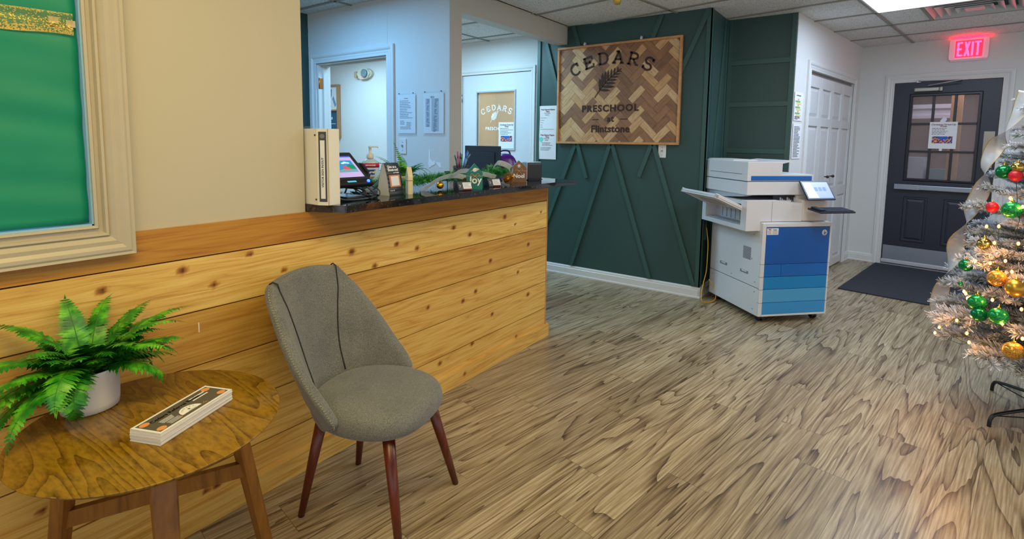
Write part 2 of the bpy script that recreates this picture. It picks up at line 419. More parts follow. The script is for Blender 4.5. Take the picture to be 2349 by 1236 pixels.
for k in range(-22, 42):
    v = .083 + PW * k
    j = None
    for kk, uu in rowj.items():
        if abs(kk - v) < .01: j = uu
    if j is None: j = rng.uniform(0, 1.22)
    u = j - 1.22 * 4
    while u < 7.3:
        plank(max(u, -2.2), min(u + 1.22, 8.6), v, v + PW, rng.uniform(0, 1)) if u + 1.22 > -2.2 else None
        u += 1.22
fl = mb.build('floor', FLOOR, None, (0, 0, 0), GA, clean=False); st(fl)
for k, v in vals.items(): attr(fl.data, k, v)
mb = MB(); mb.box(-2.4, 8.6, -4, 8, -.1, -.004); st(mb.build('trim_1', M('subfloor', (90, 84, 76), .9), None, (0, 0, 0), GA))

# ------------------------------------------------------------------ ceilings
TGRID = M('ceiling_grid_metal', (146, 142, 134), .5)
mb = MB(); CZ = 2.455
# lobby ceiling (turned grid), clipped loosely by the walls
def slab_(u0, u1, v0, v1, frame, z, th, mi):
    P = [tuple(frame(a, b_, z)) for a, b_ in ((u0, v0), (u1, v0), (u1, v1), (u0, v1))]
    if frame is fa: P = clip(P, -9, 2.626, 1)
    if len(P) < 3: return
    P = [Vector(p) for p in P]; Q = [p + Vector((0, 0, th)) for p in P]
    mb.face(P[::-1], mi); mb.face(Q, mi)
    for i in range(len(P)): mb.face((P[i], P[(i + 1) % len(P)], Q[(i + 1) % len(P)], Q[i]), mi)
fa = lambda u, v, z: AB(u, v, z)
def clip(poly, lo, hi, ax):
    for val, sgn in ((lo, 1), (hi, -1)):
        out = []
        for i in range(len(poly)):
            a, b_ = poly[i], poly[(i + 1) % len(poly)]
            da, db = sgn * (a[ax] - val), sgn * (b_[ax] - val)
            if da >= 0: out.append(a)
            if (da >= 0) != (db >= 0):
                q = da / (da - db); out.append(tuple(a[k] + (b_[k] - a[k]) * q for k in range(len(a))))
        poly = out
        if len(poly) < 3: return []
    return poly
def inpoly_tile(u0, u1, v0, v1, frame, mi=0, rec=0.0):
    slab_(u0, u1, v0, v1, frame, CZ + rec, .015, mi)
def bar(u0, u1, v0, v1, frame):
    slab_(u0, u1, v0, v1, frame, CZ - .003, .012, 1)
fb = lambda x, y, z: Vector((x, y, z))
UL = [3.485 + .6253 * k for k in range(-9, 7)]; VL = [-3.79 + 1.22 * k for k in range(0, 7)]
LIGHTS = [(UL[11], UL[12], -.13, 1.09)]
for i in range(len(UL) - 1):
    u0, u1 = UL[i], UL[i + 1]
    for j in range(len(VL) - 1):
        v0, v1 = VL[j], VL[j + 1]
        if i == 11 and abs(v0 + .13) < .02: continue
        if i == 12 and abs(v0 + .13) < .02:
            inpoly_tile(u0, u1, .787, v1, fa, 0, .006); inpoly_tile(u0, u1, v0, .177, fa, 0, .006); bar(u0, u1, .775, .799, fa); bar(u0, u1, .165, .189, fa); continue
        inpoly_tile(u0 + .012, u1 - .012, v0 + .012, v1 - .012, fa, 0, .006)
for u in UL: bar(u - .012, u + .012, -3.7, 3.5, fa)
for v in VL: bar(UL[0], UL[-1], v - .012, v + .012, fa)
st(mb.build('ceiling', [TILE, TGRID]))
# office ceiling (grid square to the counter)
mb = MB()
XL = [-.95 + .61 * k for k in range(0, 11)]; YL = [2.52, 3.74, 4.96, 6.18, 7.4]
for i in range(len(XL) - 1):
    for j in range(len(YL) - 1):
        inpoly_tile(XL[i] + .012, XL[i + 1] - .012, max(YL[j], 2.6) + .012, YL[j + 1] - .012, fb, 0, .006)
for x in XL: bar(x - .012, x + .012, 2.62, 7.4, fb)
for y in YL[1:]: bar(XL[0], XL[-1], y - .012, y + .012, fb)
st(mb.build('ceiling', [TILE, TGRID]))
mb = MB(); mb.box(-2.6, 9, -5, 8, 2.50, 2.56); st(mb.build('trim_2', M('roof_deck', (120, 120, 118), .9)))

# ------------------------------------------------------------------ walls
def wall(name, mat, F, boxes, bev=0):
    mb = MB()
    for bx in boxes: mb.box(*bx)
    return st(mb.build(name, mat, None, F[0], F[1]))
# left wall with window opening (faces the lobby)
WX0, WX1, WZ0, WZ1 = -.75, .510, 1.088, 2.20
wall('wall_left', CREAMW, F_W, [(-2.2, WX0, .012, .13, 0, 2.46), (WX1, 1.195, .012, .13, 0, 2.46), (WX0, WX1, .012, .13, 0, WZ0), (WX0, WX1, .012, .13, WZ1, 2.46)])
wall('wall_counter', M('counter_core', (150, 140, 124), .7), F_W, [(1.197, 2.985, .022, .135, 0, 1.056)])
# cedar cladding
KN = [[0.736, 0.91], [0.833, 0.841], [0.518, 0.892], [0.961, 0.926], [1.091, 0.842], [0.371, 0.61], [1.404, 0.861], [1.528, 0.774], [1.659, 0.854], [1.791, 0.813], [2.517, 0.888], [2.627, 0.829], [2.059, 0.881], [2.192, 0.825], [2.379, 0.643], [2.777, 0.679], [2.923, 0.875], [1.865, 0.494], [2.245, 0.49], [2.136, 0.461], [2.663, 0.518], [1.952, 0.167], [2.131, 0.049], [0.814, 0.118], [0.777, 0.117], [2.401, 0.315], [2.654, 0.101], [2.782, 0.345], [2.217, 0.191], [.62, .49], [.35, .30], [.12, .87], [.15, .65], [1.5, .25]]
rows = [(.9475, 1.055, 1.0, 9), (.7640, .9430, .14, 2), (.5765, .7595, .60, 5), (.3885, .5720, .32, 8), (.2015, .3840, .28, 1), (.002, .197, .34, 4)]
bm = bmesh.new(); V = {k: [] for k in ('gx', 'gz', 'gr', 'tone', 'knot')}
def board(x0, x1, z0, z1, tone, rs, yf=0.0, kn=True):
    nx = max(2, int((x1 - x0) / .012)); nz = max(2, int((z1 - z0) / .009)); g = .0012
    rr = random.Random(rs); g1 = rr.uniform(0, 30)
    ks = [k for k in KN if z0 - .01 < k[1] < z1 + .01] if kn else []
    grid = []
    def add(x, y, z, t, kk=0, gx=None, gz=None):
        v = bm.verts.new((x, y, z)); V['gx'].append((x if gx is None else gx) + g1); V['gz'].append(z if gz is None else gz); V['gr'].append(rs * .37); V['tone'].append(t); V['knot'].append(kk); return v
    for i in range(nx + 1):
        x = x0 + (x1 - x0) * i / nx; row = []
        for j in range(nz + 1):
            z = z0 + (z1 - z0) * j / nz; gz = z; kd = 0
            for q in ks:
                dx = x - q[0]; dz = z - q[1]; 
                if abs(dx) > .25: continue
                r = .0055 + .0045 * ((q[0] * 37.7) % 1)
                e = r * 1.4 * exp(-abs(dx) / .05) * exp(-abs(dz) / .03)
                gz += -e if dz > 0 else e
                d = sqrt((dx / 1.25) ** 2 + dz ** 2) / r
                kd = max(kd, min(1, max(0, 1.9 - d) / 1.3))
            row.append(add(x, yf, z, tone + .05 * sin(x * 3.1 + rs), kd, None, gz))
        grid.append(row)
    for i in range(nx):
        for j in range(nz): bm.faces.new([grid[i][j], grid[i + 1][j], grid[i + 1][j + 1], grid[i][j + 1]])
    # edges running back into the wall
    for line in ([r[-1] for r in grid], [r[0] for r in grid], grid[0], grid[-1]):
        bk = [add(v.co.x, yf + .02, v.co.z, tone) for v in line]
        for i in range(len(line) - 1):
            bm.faces.new([line[i], line[i + 1], bk[i + 1], bk[i]])
for z0, z1, tone, rs in rows: board(-2.0, 2.995, z0, z1, tone, rs)
bm.normal_update(); me = bpy.data.meshes.new('cladding'); bmesh.ops.recalc_face_normals(bm, faces=bm.faces); bm.to_mesh(me); bm.free()
o = bpy.data.objects.new('trim_3', me); COL.objects.link(o); me.materials.append(CEDAR); o.location = F_W[0]; st(o)
for k, v in V.items(): attr(me, k, v)
bm = bmesh.new(); V = {k: [] for k in ('gx', 'gz', 'gr', 'tone', 'knot')}
board(-2.0, 3.018, .001, .087, .30, 13, -.019); me = bpy.data.meshes.new('base'); bmesh.ops.recalc_face_normals(bm, faces=bm.faces); bm.to_mesh(me); bm.free()
o = bpy.data.objects.new('baseboard_counter', me); COL.objects.link(o); me.materials.append(CEDAR); o.location = F_W[0]; st(o)
for k, v in V.items(): attr(me, k, v)
wall('trim_4', M('dark_gap', (48, 28, 12), .9), F_W, [(-2.0, 2.99, .010, .020, .001, 1.05)])
wall('trim_5', OAKF, F_W, [(2.996, 3.004, -.002, .13, .09, 1.055), (3.019, 3.024, -.02, .13, .001, .087)])
wall('trim_15', M('scratch_white', (240, 236, 220), .8), F_W, [(.777, .780, -.0006, .001, .688, .722)])
# window casing, paper
WC = [(0, .0), (0, .010), (.007, .012), (.011, .003), (.020, .003), (.024, .016), (.030, .017), (.034, .010), (.048, .022), (.060, .020), (.070, .027), (.080, .027), (.086, .024), (.093, .026), (.093, -.012)]
o = casing('window_1', WX0, WX1, WZ1, TRIMC, F_W, WC, WZ0, True); st(o)
mb = MB(); mb.box(WX0, WX0 + .004, .0, .12, WZ0, WZ1); mb.box(WX1 - .004, WX1, 0, .12, WZ0, WZ1); mb.box(WX0, WX1, 0, .12, WZ0, WZ0 + .004); mb.box(WX0, WX1, 0, .12, WZ1 - .004, WZ1)
st(mb.build('trim_6', M('pale_blue_liner', (150, 196, 226), .6), None, *F_W))
mb = MB(); nx, nz = 60, 60; G = []
for i in range(nx + 1):
    row = []
    for j in range(nz + 1):
        x = WX0 + .006 + (WX1 - .007 - WX0 - .006) * i / nx; z = WZ0 + .008 + (WZ1 - WZ0 - .02) * j / nz
        y = .014 + .0022 * sin(z * 38 + 2.2 * sin(x * 5 + z * 3)) + .0016 * sin(z * 71 + x * 9) + .0012 * sin(x * 25 - z * 17)
        row.append(mb.bm.verts.new((x, y, z)))
    G.append(row)
for i in range(nx):
    for j in range(nz): q = mb.bm.faces.new([G[i][j], G[i + 1][j], G[i + 1][j + 1], G[i][j + 1]]); q.smooth = True
o = mb.build('window_paper', M('green_kraft_paper', (0, 136, 102), .55, var=.12, vscale=5), None, *F_W); solidify(o, .0006)
setp(o, 'bright green craft paper sheet covering the left window inside its cream moulded frame', 'paper')
# glitter ribbon across the paper
mg, nt, b = newmat('gold_glitter_mesh'); N = nt.nodes; L = nt.links
tc = N.new('ShaderNodeTexCoord'); vo = N.new('ShaderNodeTexVoronoi'); vo.inputs['Scale'].default_value = 420; L.new(tc.outputs['Object'], vo.inputs['Vector'])
wn = N.new('ShaderNodeSeparateColor'); L.new(vo.outputs['Color'], wn.inputs[0])
sp = N.new('ShaderNodeSeparateXYZ'); L.new(tc.outputs['UV'], sp.inputs[0])
b.inputs['Base Color'].default_value = lin((222, 186, 84)); b.inputs['Metallic'].default_value = .6; b.inputs['Roughness'].default_value = .3
au = N.new('ShaderNodeAttribute'); au.attribute_name = 'dens'
gt = N.new('ShaderNodeMath'); gt.operation = 'LESS_THAN'; L.new(wn.outputs[0], gt.inputs[0]); L.new(au.outputs['Fac'], gt.inputs[1])
mm = N.new('ShaderNodeMath'); mm.operation = 'MULTIPLY_ADD'; mm.inputs[1].default_value = .8; mm.inputs[2].default_value = .14; L.new(gt.outputs[0], mm.inputs[0]); L.new(mm.outputs[0], b.inputs['Alpha'])
mb = MB(); dens = []; G = []
for i in range(61):
    x = WX0 + .006 + (WX1 - .022 - WX0) * i / 60; row = []
    top = 1.674 + .06 * (x - .35) - .003 * sin(x * 14); bot = 1.619 + .02 * (x - .35) + .003 * sin(x * 31)
    for j in range(9):
        t = j / 8; z = bot + (top - bot) * t
        row.append(mb.bm.verts.new((x, .0052 - .0014 * sin(t * 9 + x * 12), z))); dens.append(.95 if j in (0, 8) else (.55 if j < 3 else .22 if j < 6 else .08))
    G.append(row)
for i in range(60):
    for j in range(8): q = mb.bm.faces.new([G[i][j], G[i + 1][j], G[i + 1][j + 1], G[i][j + 1]]); q.smooth = True
o = mb.build('ribbon', mg, None, *F_W, clean=False); attr(o.data, 'dens', dens)
setp(o, 'sheer gold glitter ribbon stretched across the green window paper', 'ribbon')
for (x0, x1, z0, z1, lb) in ((.442, .464, 1.649, 1.667, 'small square of masking tape on the glitter ribbon, further from the window frame'), (.480, .500, 1.645, 1.663, 'small piece of masking tape on the glitter ribbon right beside the window frame')):
    mb = MB(); mb.box(x0, x1, .0072, .0080, z0, z1); setp(mb.build('masking_tape', M('masking_tape', (186, 182, 146), .7), None, *F_W), lb, 'tape')

# office partitions
wall('wall_office', WHITEW, F_BL, [(-4.36, -4.239, 0, .129, 0, 2.46), (-3.293, -2.63, .002, .129, 0, 2.46), (-4.239, -3.293, 0, .129, 2.015, 2.46)])
mb = MB(); mb.box(2.866, 2.997, 2.625, 2.63, 1.0, 2.46); mb.box(2.997, 4.564, 2.628, 2.745, 2.285, 2.46)
st(mb.build('trim_7', M('beam_paint', (196, 194, 186), .6, var=.02)))
wall('wall_rear', GREENW, ((0, 4.36, 0), 0), [(-1, 2.864, 0, .1, 0, 2.46)])
wall('wall_hall', WHITEW, F_WH, [(-7.2, -4.135, 0, .12, 0, 2.46), (-3.150, -2.9, 0, .12, 0, 2.46), (-4.135, -3.150, 0, .12, 2.092, 2.46)])
wall('wall_far', WHITEW, ((0, 7.2, 0), 0), [(2.9, 4.9, 0, .1, 0, 2.46)])
# door opening in the office partition: casing, jamb lining, hinge
st(casing('door_1', -4.239, -3.293, 2.010, TRIMW, F_BL, CAS))
mb = MB()
mb.box(-4.239, -4.225, .004, .128, 0, 2.012); mb.box(-3.307, -3.293, .004, .128, 0, 2.012); mb.box(-4.225, -3.307, .004, .128, 1.998, 2.012)
mb.box(-4.225, -4.213, .05, .085, 0, 1.998); mb.box(-3.319, -3.307, .05, .085, 0, 1.998); mb.box(-4.213, -3.319, .05, .085, 1.986, 1.998)
st(mb.build('trim_8', TRIMW, None, *F_BL))
mb = MB(); mb.box(-4.2245, -4.222, .012, .046, 1.79, 1.885, bev=.003); mb.tube([(-4.222, .008, 1.79), (-4.222, .008, 1.885)], .006)
for z in (1.805, 1.837, 1.87):
    mb.box(-4.222, -4.2215, .026, .032, z - .003, z + .003)
setp(mb.build('hinge', BRASS, bpy.data.objects['door_1']), 'brass hinge')
# white door with glass and sign lettering
st(casing('door_2', -4.129, -3.151, 2.092, TRIMW, F_WH, [(0, .004), (0, .012), (.012, .014), (.02, .011), (.032, .018), (.054, .02), (.054, 0)]))
dr = thing('white_door', 'white office door with a glass pane lettered in white, behind the counter', 'door', F_WH[0], F_WH[1])
mb = MB(); dx0, dx1, dz1 = -4.124, -3.156, 2.086; gx0, gx1, gz0, gz1 = -3.90, -3.372, 1.25, 1.885
mb.box(dx0, gx0, .004, .044, .01, dz1); mb.box(gx1, dx1, .004, .044, .01, dz1); mb.box(gx0, gx1, .004, .044, .01, gz0); mb.box(gx0, gx1, .004, .044, gz1, dz1)
mb.build('door_leaf', M('white_door_paint', (206, 210, 214), .4, var=.02), dr)
o = casing('window_bead', gx0, gx1, gz1, M('bead_grey', (176, 184, 190), .4), ((0, .004, 0), 0), [(0, -.01), (0, .012), (.012, .014), (.018, .004), (.018, 0)], gz0, True, dr)
mb = MB(); mb.box(gx0, gx1, .020, .024, gz0, gz1); mb.build('glass_pane', M('door_glass', (250, 244, 224), .03, alpha=.12, var=0), dr)
for z in (1.83, .25):
    mb = MB(); mb.tube([(-4.129, -.006, z - .045), (-4.129, -.006, z + .045)], .007); mb.build('hinge', STEEL, dr)
mb = MB(); mb.tube([(-3.21, .0, 1.0), (-3.21, -.05, 1.0)], .01); mb.ball((-3.21, -.06, 1.0), .028); mb.build('door_knob', STEEL, dr)
# beige room seen through that glass
wall('wall_back', M('beige_room_paint', (226, 204, 152), .7), ((0, 0, 0), -pi / 2), [(-4.7, -2.6, 6.0, 6.1, 0, 2.46), (-4.7, -4.6, 4.86, 6.0, 0, 2.46), (-3.02, -2.95, 4.86, 6.0, 0, 2.46)])
area('ceiling_lamp_beige_room', (5.4, 3.6, 2.43), .5, .8, 9, (1, .86, .55))

# green feature wall
wall('wall_right', GREENW, F_G, [(-2.965, -1.262, 0, .09, 0, 2.46)])
wall('wall_return', GREENW, ((0, 1.262, 0), 0), [(4.567, 5.2, 0, .09, 0, 2.46)])
wall('wall_alcove', GREENW, F_AL, [(-1.262, -.700, 0, .08, 0, 2.46)])
GT = M('green_batten_paint', (52, 86, 81), .4, var=.04)
def batten(p, q, w=.019, h=.019):
    """slanted batten as a bevelled bar in wall coordinates (x=-Y,z)"""
    p = Vector((-p[0], p[1])); q = Vector((-q[0], q[1])); d = (q - p).normalized(); n = Vector((-d.y, d.x)) * w
    mb.prism([p + n, q + n, q - n, p - n], -h, 0, 'y')
mb = MB()
batten((2.496, 1.345), (2.98, -.16 + .11), .020)
batten((2.49, 1.345), (2.376, .99))
batten((2.128, 1.345), (2.521, .105)); batten((2.12, 1.345), (1.704, .105))
batten((1.72, 1.36), (1.841, 1.03)); batten((1.72, 1.36), (1.305, .105))
batten((2.90, 2.455), (2.68, 1.72)); batten((2.556, 2.455), (2.45, 2.15)); batten((1.68, 2.455), (1.80, 2.15)); batten((1.285, 2.44), (1.62, 1.66))
mb.box(-2.965, -2.93, -.014, 0, 0, 2.45)
mb.box(-1.295, -1.250, -.014, 0, .1, 2.45)
for v in mb.bm.verts:
    if v.co.z < .099: v.co.z = .099
    if v.co.z > 2.452: v.co.z = 2.452
st(mb.build('trim_9', GT, None, *F_G))
mb = MB(); mb.box(4.551, 4.60, -.013, 0, .1, 2.45); mb.prism([(4.98, 2.44), (5.02, 2.44), (4.70, .5), (4.66, .5)], -.012, 0, 'y'); mb.box(5.06, 5.10, -.012, 0, .1, 2.45)
st(mb.build('trim_10', GT, None, (0, 1.262, 0), 0))
mb = MB(); mb.box(-1.247, -1.215, -.012, 0, .1, 2.45); mb.box(-.738, -.702, -.014, 0, .1, 2.45)
for z in (2.07, 1.697, 1.28, .86, .45): mb.box(-1.215, -.738, -.012, 0, z - .02, z + .02)
st(mb.build('trim_11', GT, None, *F_AL))
def baseb(name, x0, x1, F, h=.097, t=.016):
    mb = MB(); mb.prism([(0, 0), (-t - .004, 0), (-t - .004, .012), (-t, .018), (-t, h - .028), (-t + .004, h - .024), (-t + .004, h - .012), (-.005, h), (0, h)], x0, x1, 'x')
    return st(mb.build(name, TRIMW, None, *F))
baseb('baseboard_right', -2.965, -1.245, F_G)
baseb('baseboard_return', 4.549, 5.115, ((0, 1.262, 0), 0))
baseb('baseboard_hall', -3.09, -2.9, F_WH)

# closet wall with bifold doors (turned with the grid)
CX0, CX1, CDZ = 5.325, 6.865, 2.02
wall('wall_closet', WHITEW, F_C, [(4.935, CX0, 0, .1, 0, 2.46), (CX1, 7.16, 0, .1, 0, 2.46), (CX0, CX1, 0, .1, CDZ, 2.46), (4.9, 7.2, .7, .75, 0, 2.46)])
st(casing('door_3', CX0, CX1, CDZ, TRIMW, F_C, CAS))
mb = MB(); mb.box(CX0, CX1, .02, .06, CDZ - .03, CDZ); st(mb.build('trim_12', M('bifold_track', (150, 146, 142), .4, metal=.5), None, *F_C))
def panel_door(x0, x1, z0, z1, panels, t=.032, mat=None):
    """stile-and-rail leaf with raised panels in recesses"""
    mb = MB(); st_ = .048
    mb.box(x0, x1, .018, t + .01, z0, z1)   # core
    zs = [z0] + [v for p in panels for v in p] + [z1]
    mb.box(x0, x0 + st_, .0, .018, z0, z1, bev=.003); mb.box(x1 - st_, x1, .0, .018, z0, z1, bev=.003)
    for i in range(0, len(zs), 2): mb.box(x0 + st_ - .002, x1 - st_ + .002, .0005, .018, zs[i], zs[i + 1], bev=.003)
    for a, b_ in panels:
        xa, xb = x0 + st_ + .012, x1 - st_ - .012; za, zb = a + .012, b_ - .012; i = .028
        P = [(xa, .017, za), (xb, .017, za), (xb, .017, zb), (xa, .017, zb)]; Q = [(xa + i, .007, za + i), (xb - i, .007, za + i), (xb - i, .007, zb - i), (xa + i, .007, zb - i)]
        for k in range(4): mb.face((P[k], P[(k + 1) % 4], Q[(k + 1) % 4], Q[k]))
        mb.face(Q)
    return mb
w4 = (CX1 - CX0 - .02) / 4
for pair in range(2):
    lb = 'white panelled bifold closet door, the half nearer the green alcove' if pair == 0 else 'white panelled bifold closet door, the half nearer the exit door'
    t = thing('bifold_door', lb, 'door', F_C[0], F_C[1], 'closet bifold doors')
    for h in range(2):
        x0 = CX0 + .01 + (pair * 2 + h) * w4
        lf_ = panel_door(x0 + .002, x0 + w4 - .002, .015, 1.985, [(.10, .80), (.90, 1.52), (1.60, 1.88)]).build('door_leaf', M('closet_door_paint', (208, 208, 208), .35, var=.02), t)
    xk = CX0 + .01 + (1.75 if pair == 0 else 2.25) * w4
    mb = MB(); mb.tube([(xk, 0, 1.02), (xk, -.022, 1.02)], .006); mb.ball((xk, -.03, 1.02), .015); mb.build('knob', M('dark_bronze', (70, 62, 58), .35, metal=.8), lf_)

# exit wall and door
EX0, EX1, EZ = -1.222, -.340, 2.030
wall('wall_exit', WHITEW, F_E, [(-1.56, EX0, 0, .14, 0, 2.46), (EX1, 3.3, 0, .14, 0, 2.46), (EX0, EX1, 0, .14, EZ, 2.46)])
st(casing('door_4', EX0, EX1, EZ, TRIMW, F_E, CAS))
baseb('baseboard_exit', -1.555, EX0 - .083, F_E); baseb('baseboard_side', EX1 + .083, 3.2, F_E)
baseb('baseboard_closet', CX1 + .083, 7.15, F_C); baseb('baseboard_alcove', 4.94, CX0 - .083, F_C)
dr = thing('exit_door', 'navy steel exit door with nine-lite window, push bar and kick plate', 'door', F_E[0], F_E[1])
gx0, gx1, gz0, gz1 = -1.050, -.508, .990, 1.878
mb = MB(); a0, a1 = EX0 + .006, EX1 - .006
mb.box(a0, gx0, .004, .048, .03, EZ - .006); mb.box(gx1, a1, .004, .048, .03, EZ - .006); mb.box(gx0, gx1, .004, .048, .03, gz0); mb.box(gx0, gx1, .004, .048, gz1, EZ - .006)
mb.build('door_leaf', NAVY, dr)
for (x0, x1) in ((-1.060, -.845), (-.710, -.495)):
    mb = MB(); z0, z1 = .285, .785; P = lambda i, y: [(x0 + i, y, z0 + i), (x1 - i, y, z0 + i), (x1 - i, y, z1 - i), (x0 + i, y, z1 - i)]
    L_ = [P(0, .0035), P(.006, -.004), P(.02, -.004), P(.028, .002), P(.05, -.003)]
    for a_, b_ in zip(L_, L_[1:]):
        for k in range(4): mb.face((a_[k], a_[(k + 1) % 4], b_[(k + 1) % 4], b_[k]))
    mb.face(L_[-1]); mb.build('raised_panel', NAVY, dr)
o = casing('window_frame', gx0, gx1, gz1, M('black_window_frame', (30, 32, 40), .4), ((0, .004, 0), 0), [(0, -.03), (0, .008), (-.004 + .008, .014), (.022, .012), (.03, .002), (.03, 0)], gz0, True, dr); wfr = o
mb = MB(); gw = (gx1 - gx0) / 3; gh = (gz1 - gz0) / 3
for k in (1, 2): mb.box(gx0 + gw * k - .011, gx0 + gw * k + .011, -.004, .04, gz0, gz1, bev=.003); mb.box(gx0, gx1, -.003, .039, gz0 + gh * k - .011, gz0 + gh * k + .011, bev=.003)
mb.build('muntin_grid', M('black_window_frame'), wfr)
mb = MB(); mb.box(gx0, gx1, .018, .022, gz0, gz1)
gl, nt, b = newmat('speckled_glass'); N = nt.nodes; L = nt.links
tc = N.new('ShaderNodeTexCoord'); vo = N.new('ShaderNodeTexVoronoi'); vo.inputs['Scale'].default_value = 60; L.new(tc.outputs['Object'], vo.inputs['Vector'])
lt = N.new('ShaderNodeMath'); lt.operation = 'LESS_THAN'; lt.inputs[1].default_value = .10; L.new(vo.outputs['Distance'], lt.inputs[0])
ml = N.new('ShaderNodeMath'); ml.operation = 'MULTIPLY_ADD'; ml.inputs[1].default_value = .5; ml.inputs[2].default_value = .14; L.new(lt.outputs[0], ml.inputs[0]); L.new(ml.outputs[0], b.inputs['Alpha'])
b.inputs['Base Color'].default_value = lin((200, 196, 200)); b.inputs['Roughness'].default_value = .04
mb.build('glass_pane', gl, wfr)
mb = MB(); mb.box(-1.140, -.435, -.045, -.020, .868, .920, bev=.006); mb.box(-1.140, -.435, -.020, .004, .878, .91); mb.box(-1.145, -.92, -.052, -.044, .866, .922, bev=.003)
mb.build('push_bar', M('push_bar_metal', (150, 156, 170), .35, metal=.6), dr)
mb = MB(); mb.box(EX0 + .012, EX1 - .012, .001, .004, .045, .222); mb.build('kick_plate', M('kick_plate_metal', (150, 156, 168), .38, metal=.6), dr)
mb = MB(); mb.box(EX0 + .004, EX1 - .004, -.012, .004, .026, .062, bev=.003)
for k in range(6): mb.ball((EX0 + .06 + k * .15, -.012, .046), .005, 8)
mb.build('door_sweep', M('sweep_aluminium', (206, 208, 212), .35, metal=.4), dr)
mb = MB(); mb.box(-.446, -.362, .0, .004, 1.13, 1.50, bev=.002); mb.build('pull_plate', M('worn_steel', (150, 142, 132), .4, metal=.8), dr)
cl = MB(); cl.box(-1.040, -.83, -.05, .004, 1.925, 1.965, bev=.01); cl.box(-.83, -.80, -.045, .002, 1.922, 1.968, bev=.012); dcl = cl.build('door_closer', M('closer_alloy', (168, 166, 156), .4, metal=.5), dr)
mb = MB(); mb.tube([(-.93, -.03, 1.968), (-.92, -.05, 1.985), (-.66, -.12, 2.018), (-.655, -.03, 2.025), (-1.01, -.03, 2.035)], .006); mb.box(-1.03, -.99, -.03, .01, 2.02, 2.045, bev=.004)
mb.build('closer_arm', STEEL, dcl)
# threshold
mb = MB(); mb.prism([(-.045, 0), (-.03, .012), (.10, .016), (.13, 0)], EX0, EX1, 'x'); st(mb.build('trim_13', M('threshold_metal', (176, 178, 184), .4, metal=.5), None, *F_E))
# porch beyond the exit glass: brown boarding, posts, a pale pipe rail and boxes
PB_ = M('brown_boarding', (120, 92, 80), .7, var=.3, vscale=4)
mb = MB(); mb.box(-3, 2, .2, 1.9, 2.3, 2.35); st(mb.build('ceiling', PB_, None, *F_E)); mb = MB(); mb.box(-3, 2, .15, 1.95, -.05, -.004); st(mb.build('floor', PB_, None, *F_E))
mb = MB(); mb.box(-3, 2, 1.9, 1.95, 0, 2.6)
st(mb.build('wall_porch', M('brown_boarding', (120, 92, 80), .7, var=.3, vscale=4), None, *F_E))
mb = MB(); mb.box(-.80, -.70, .75, .85, 0, 2.3); setp(mb.build('wood_post', M('raw_pine', (190, 140, 92), .6), None, *F_E), 'raw pine post standing outside beyond the exit door glass', 'post')
mb = MB(); mb.box(-1.9, -.8, 1.0, 1.06, 1.80, 1.85); mb.box(-1.9, -.8, 1.0, 1.06, 1.68, 1.72); mb.box(-1.9, -.8, 1.02, 1.05, 1.72, 1.80); mb.box(-1.9, -1.86, 1.0, 1.06, 0, 1.68)
setp(mb.build('gutter', M('pale_gutter', (214, 210, 224), .4), None, *F_E), 'pale metal gutter rail outside, seen through the top panes of the exit door', 'gutter')
mb = MB(); mb.box(-1.55, -1.05, 1.1, 1.5, 0, 1.20); setp(mb.build('storage_crate', M('pale_tarp', (176, 176, 196), .6, var=.2, vscale=7), None, *F_E), 'pale covered box outside behind the lower left pane of the exit door', 'box')
mb = MB(); mb.box(-1.0, -.84, 1.15, 1.4, 0, 1.06); setp(mb.build('storage_bin', M('teal_grey_bin', (100, 130, 142), .5), None, *F_E), 'teal grey bin outside behind the bottom middle pane of the exit door', 'bin')
area('porch_lamp', AB(7.95, .6, 2.25), .8, .8, 12, (.95, .88, 1.0), (0, 0, GA))
# ------------------------------------------------------------------ ceiling fittings
t = thing('ceiling_light', 'bright white fluorescent ceiling panel set in the grid near the exit sign', 'light', AB(0, 0, 0), GA)
mb = MB(); u0, u1, v0, v1 = UL[11] + .012, UL[12] - .012, -.118, 1.078
mb.box(u0 + .012, u1 - .012, v0 + .012, v1 - .012, CZ - .002, CZ + .004); mb.build('diffuser', M('lit_diffuser', (255, 255, 255), .5, emit=3.5, ecol=(236, 246, 255), var=0), t)
mb = MB()
for a in ((u0, u0 + .012, v0, v1), (u1 - .012, u1, v0, v1), (u0, u1, v0, v0 + .012), (u0, u1, v1 - .012, v1)): mb.box(a[0], a[1], a[2], a[3], CZ - .006, CZ + .02)
mb.build('light_frame', M('light_frame_white', (220, 224, 226), .4), t)
t = thing('ceiling_vent', 'white square ceiling air vent with stepped louvres beside the light panel', 'vent', AB(0, 0, 0), GA)
cu, cv = (UL[12] + UL[13]) / 2, (.787 + .177) / 2
mb = MB()
for k, (r, zz) in enumerate(((.29, -.002), (.235, -.004), (.175, -.006), (.115, -.008))):
    ri = r - .045
    for (sx, sy) in ((1, 0), (-1, 0), (0, 1), (0, -1)):
        if sx: P = [(cu + sx * r, cv - r, CZ + zz), (cu + sx * r, cv + r, CZ + zz), (cu + sx * ri, cv + ri, CZ + zz + .035), (cu + sx * ri, cv - ri, CZ + zz + .035)]
        else: P = [(cu - r, cv + sy * r, CZ + zz), (cu + r, cv + sy * r, CZ + zz), (cu + ri, cv + sy * ri, CZ + zz + .035), (cu - ri, cv + sy * ri, CZ + zz + .035)]
        mb.face(P)
o = mb.build('louvre', M('vent_white', (196, 196, 198), .35), t, clean=False); solidify(o, .004)
mb = MB(); mb.box(cu - .06, cu + .06, cv - .06, cv + .06, CZ - .008, CZ + .0); mb.build('centre_plate', M('vent_white'), t)
mb = MB()
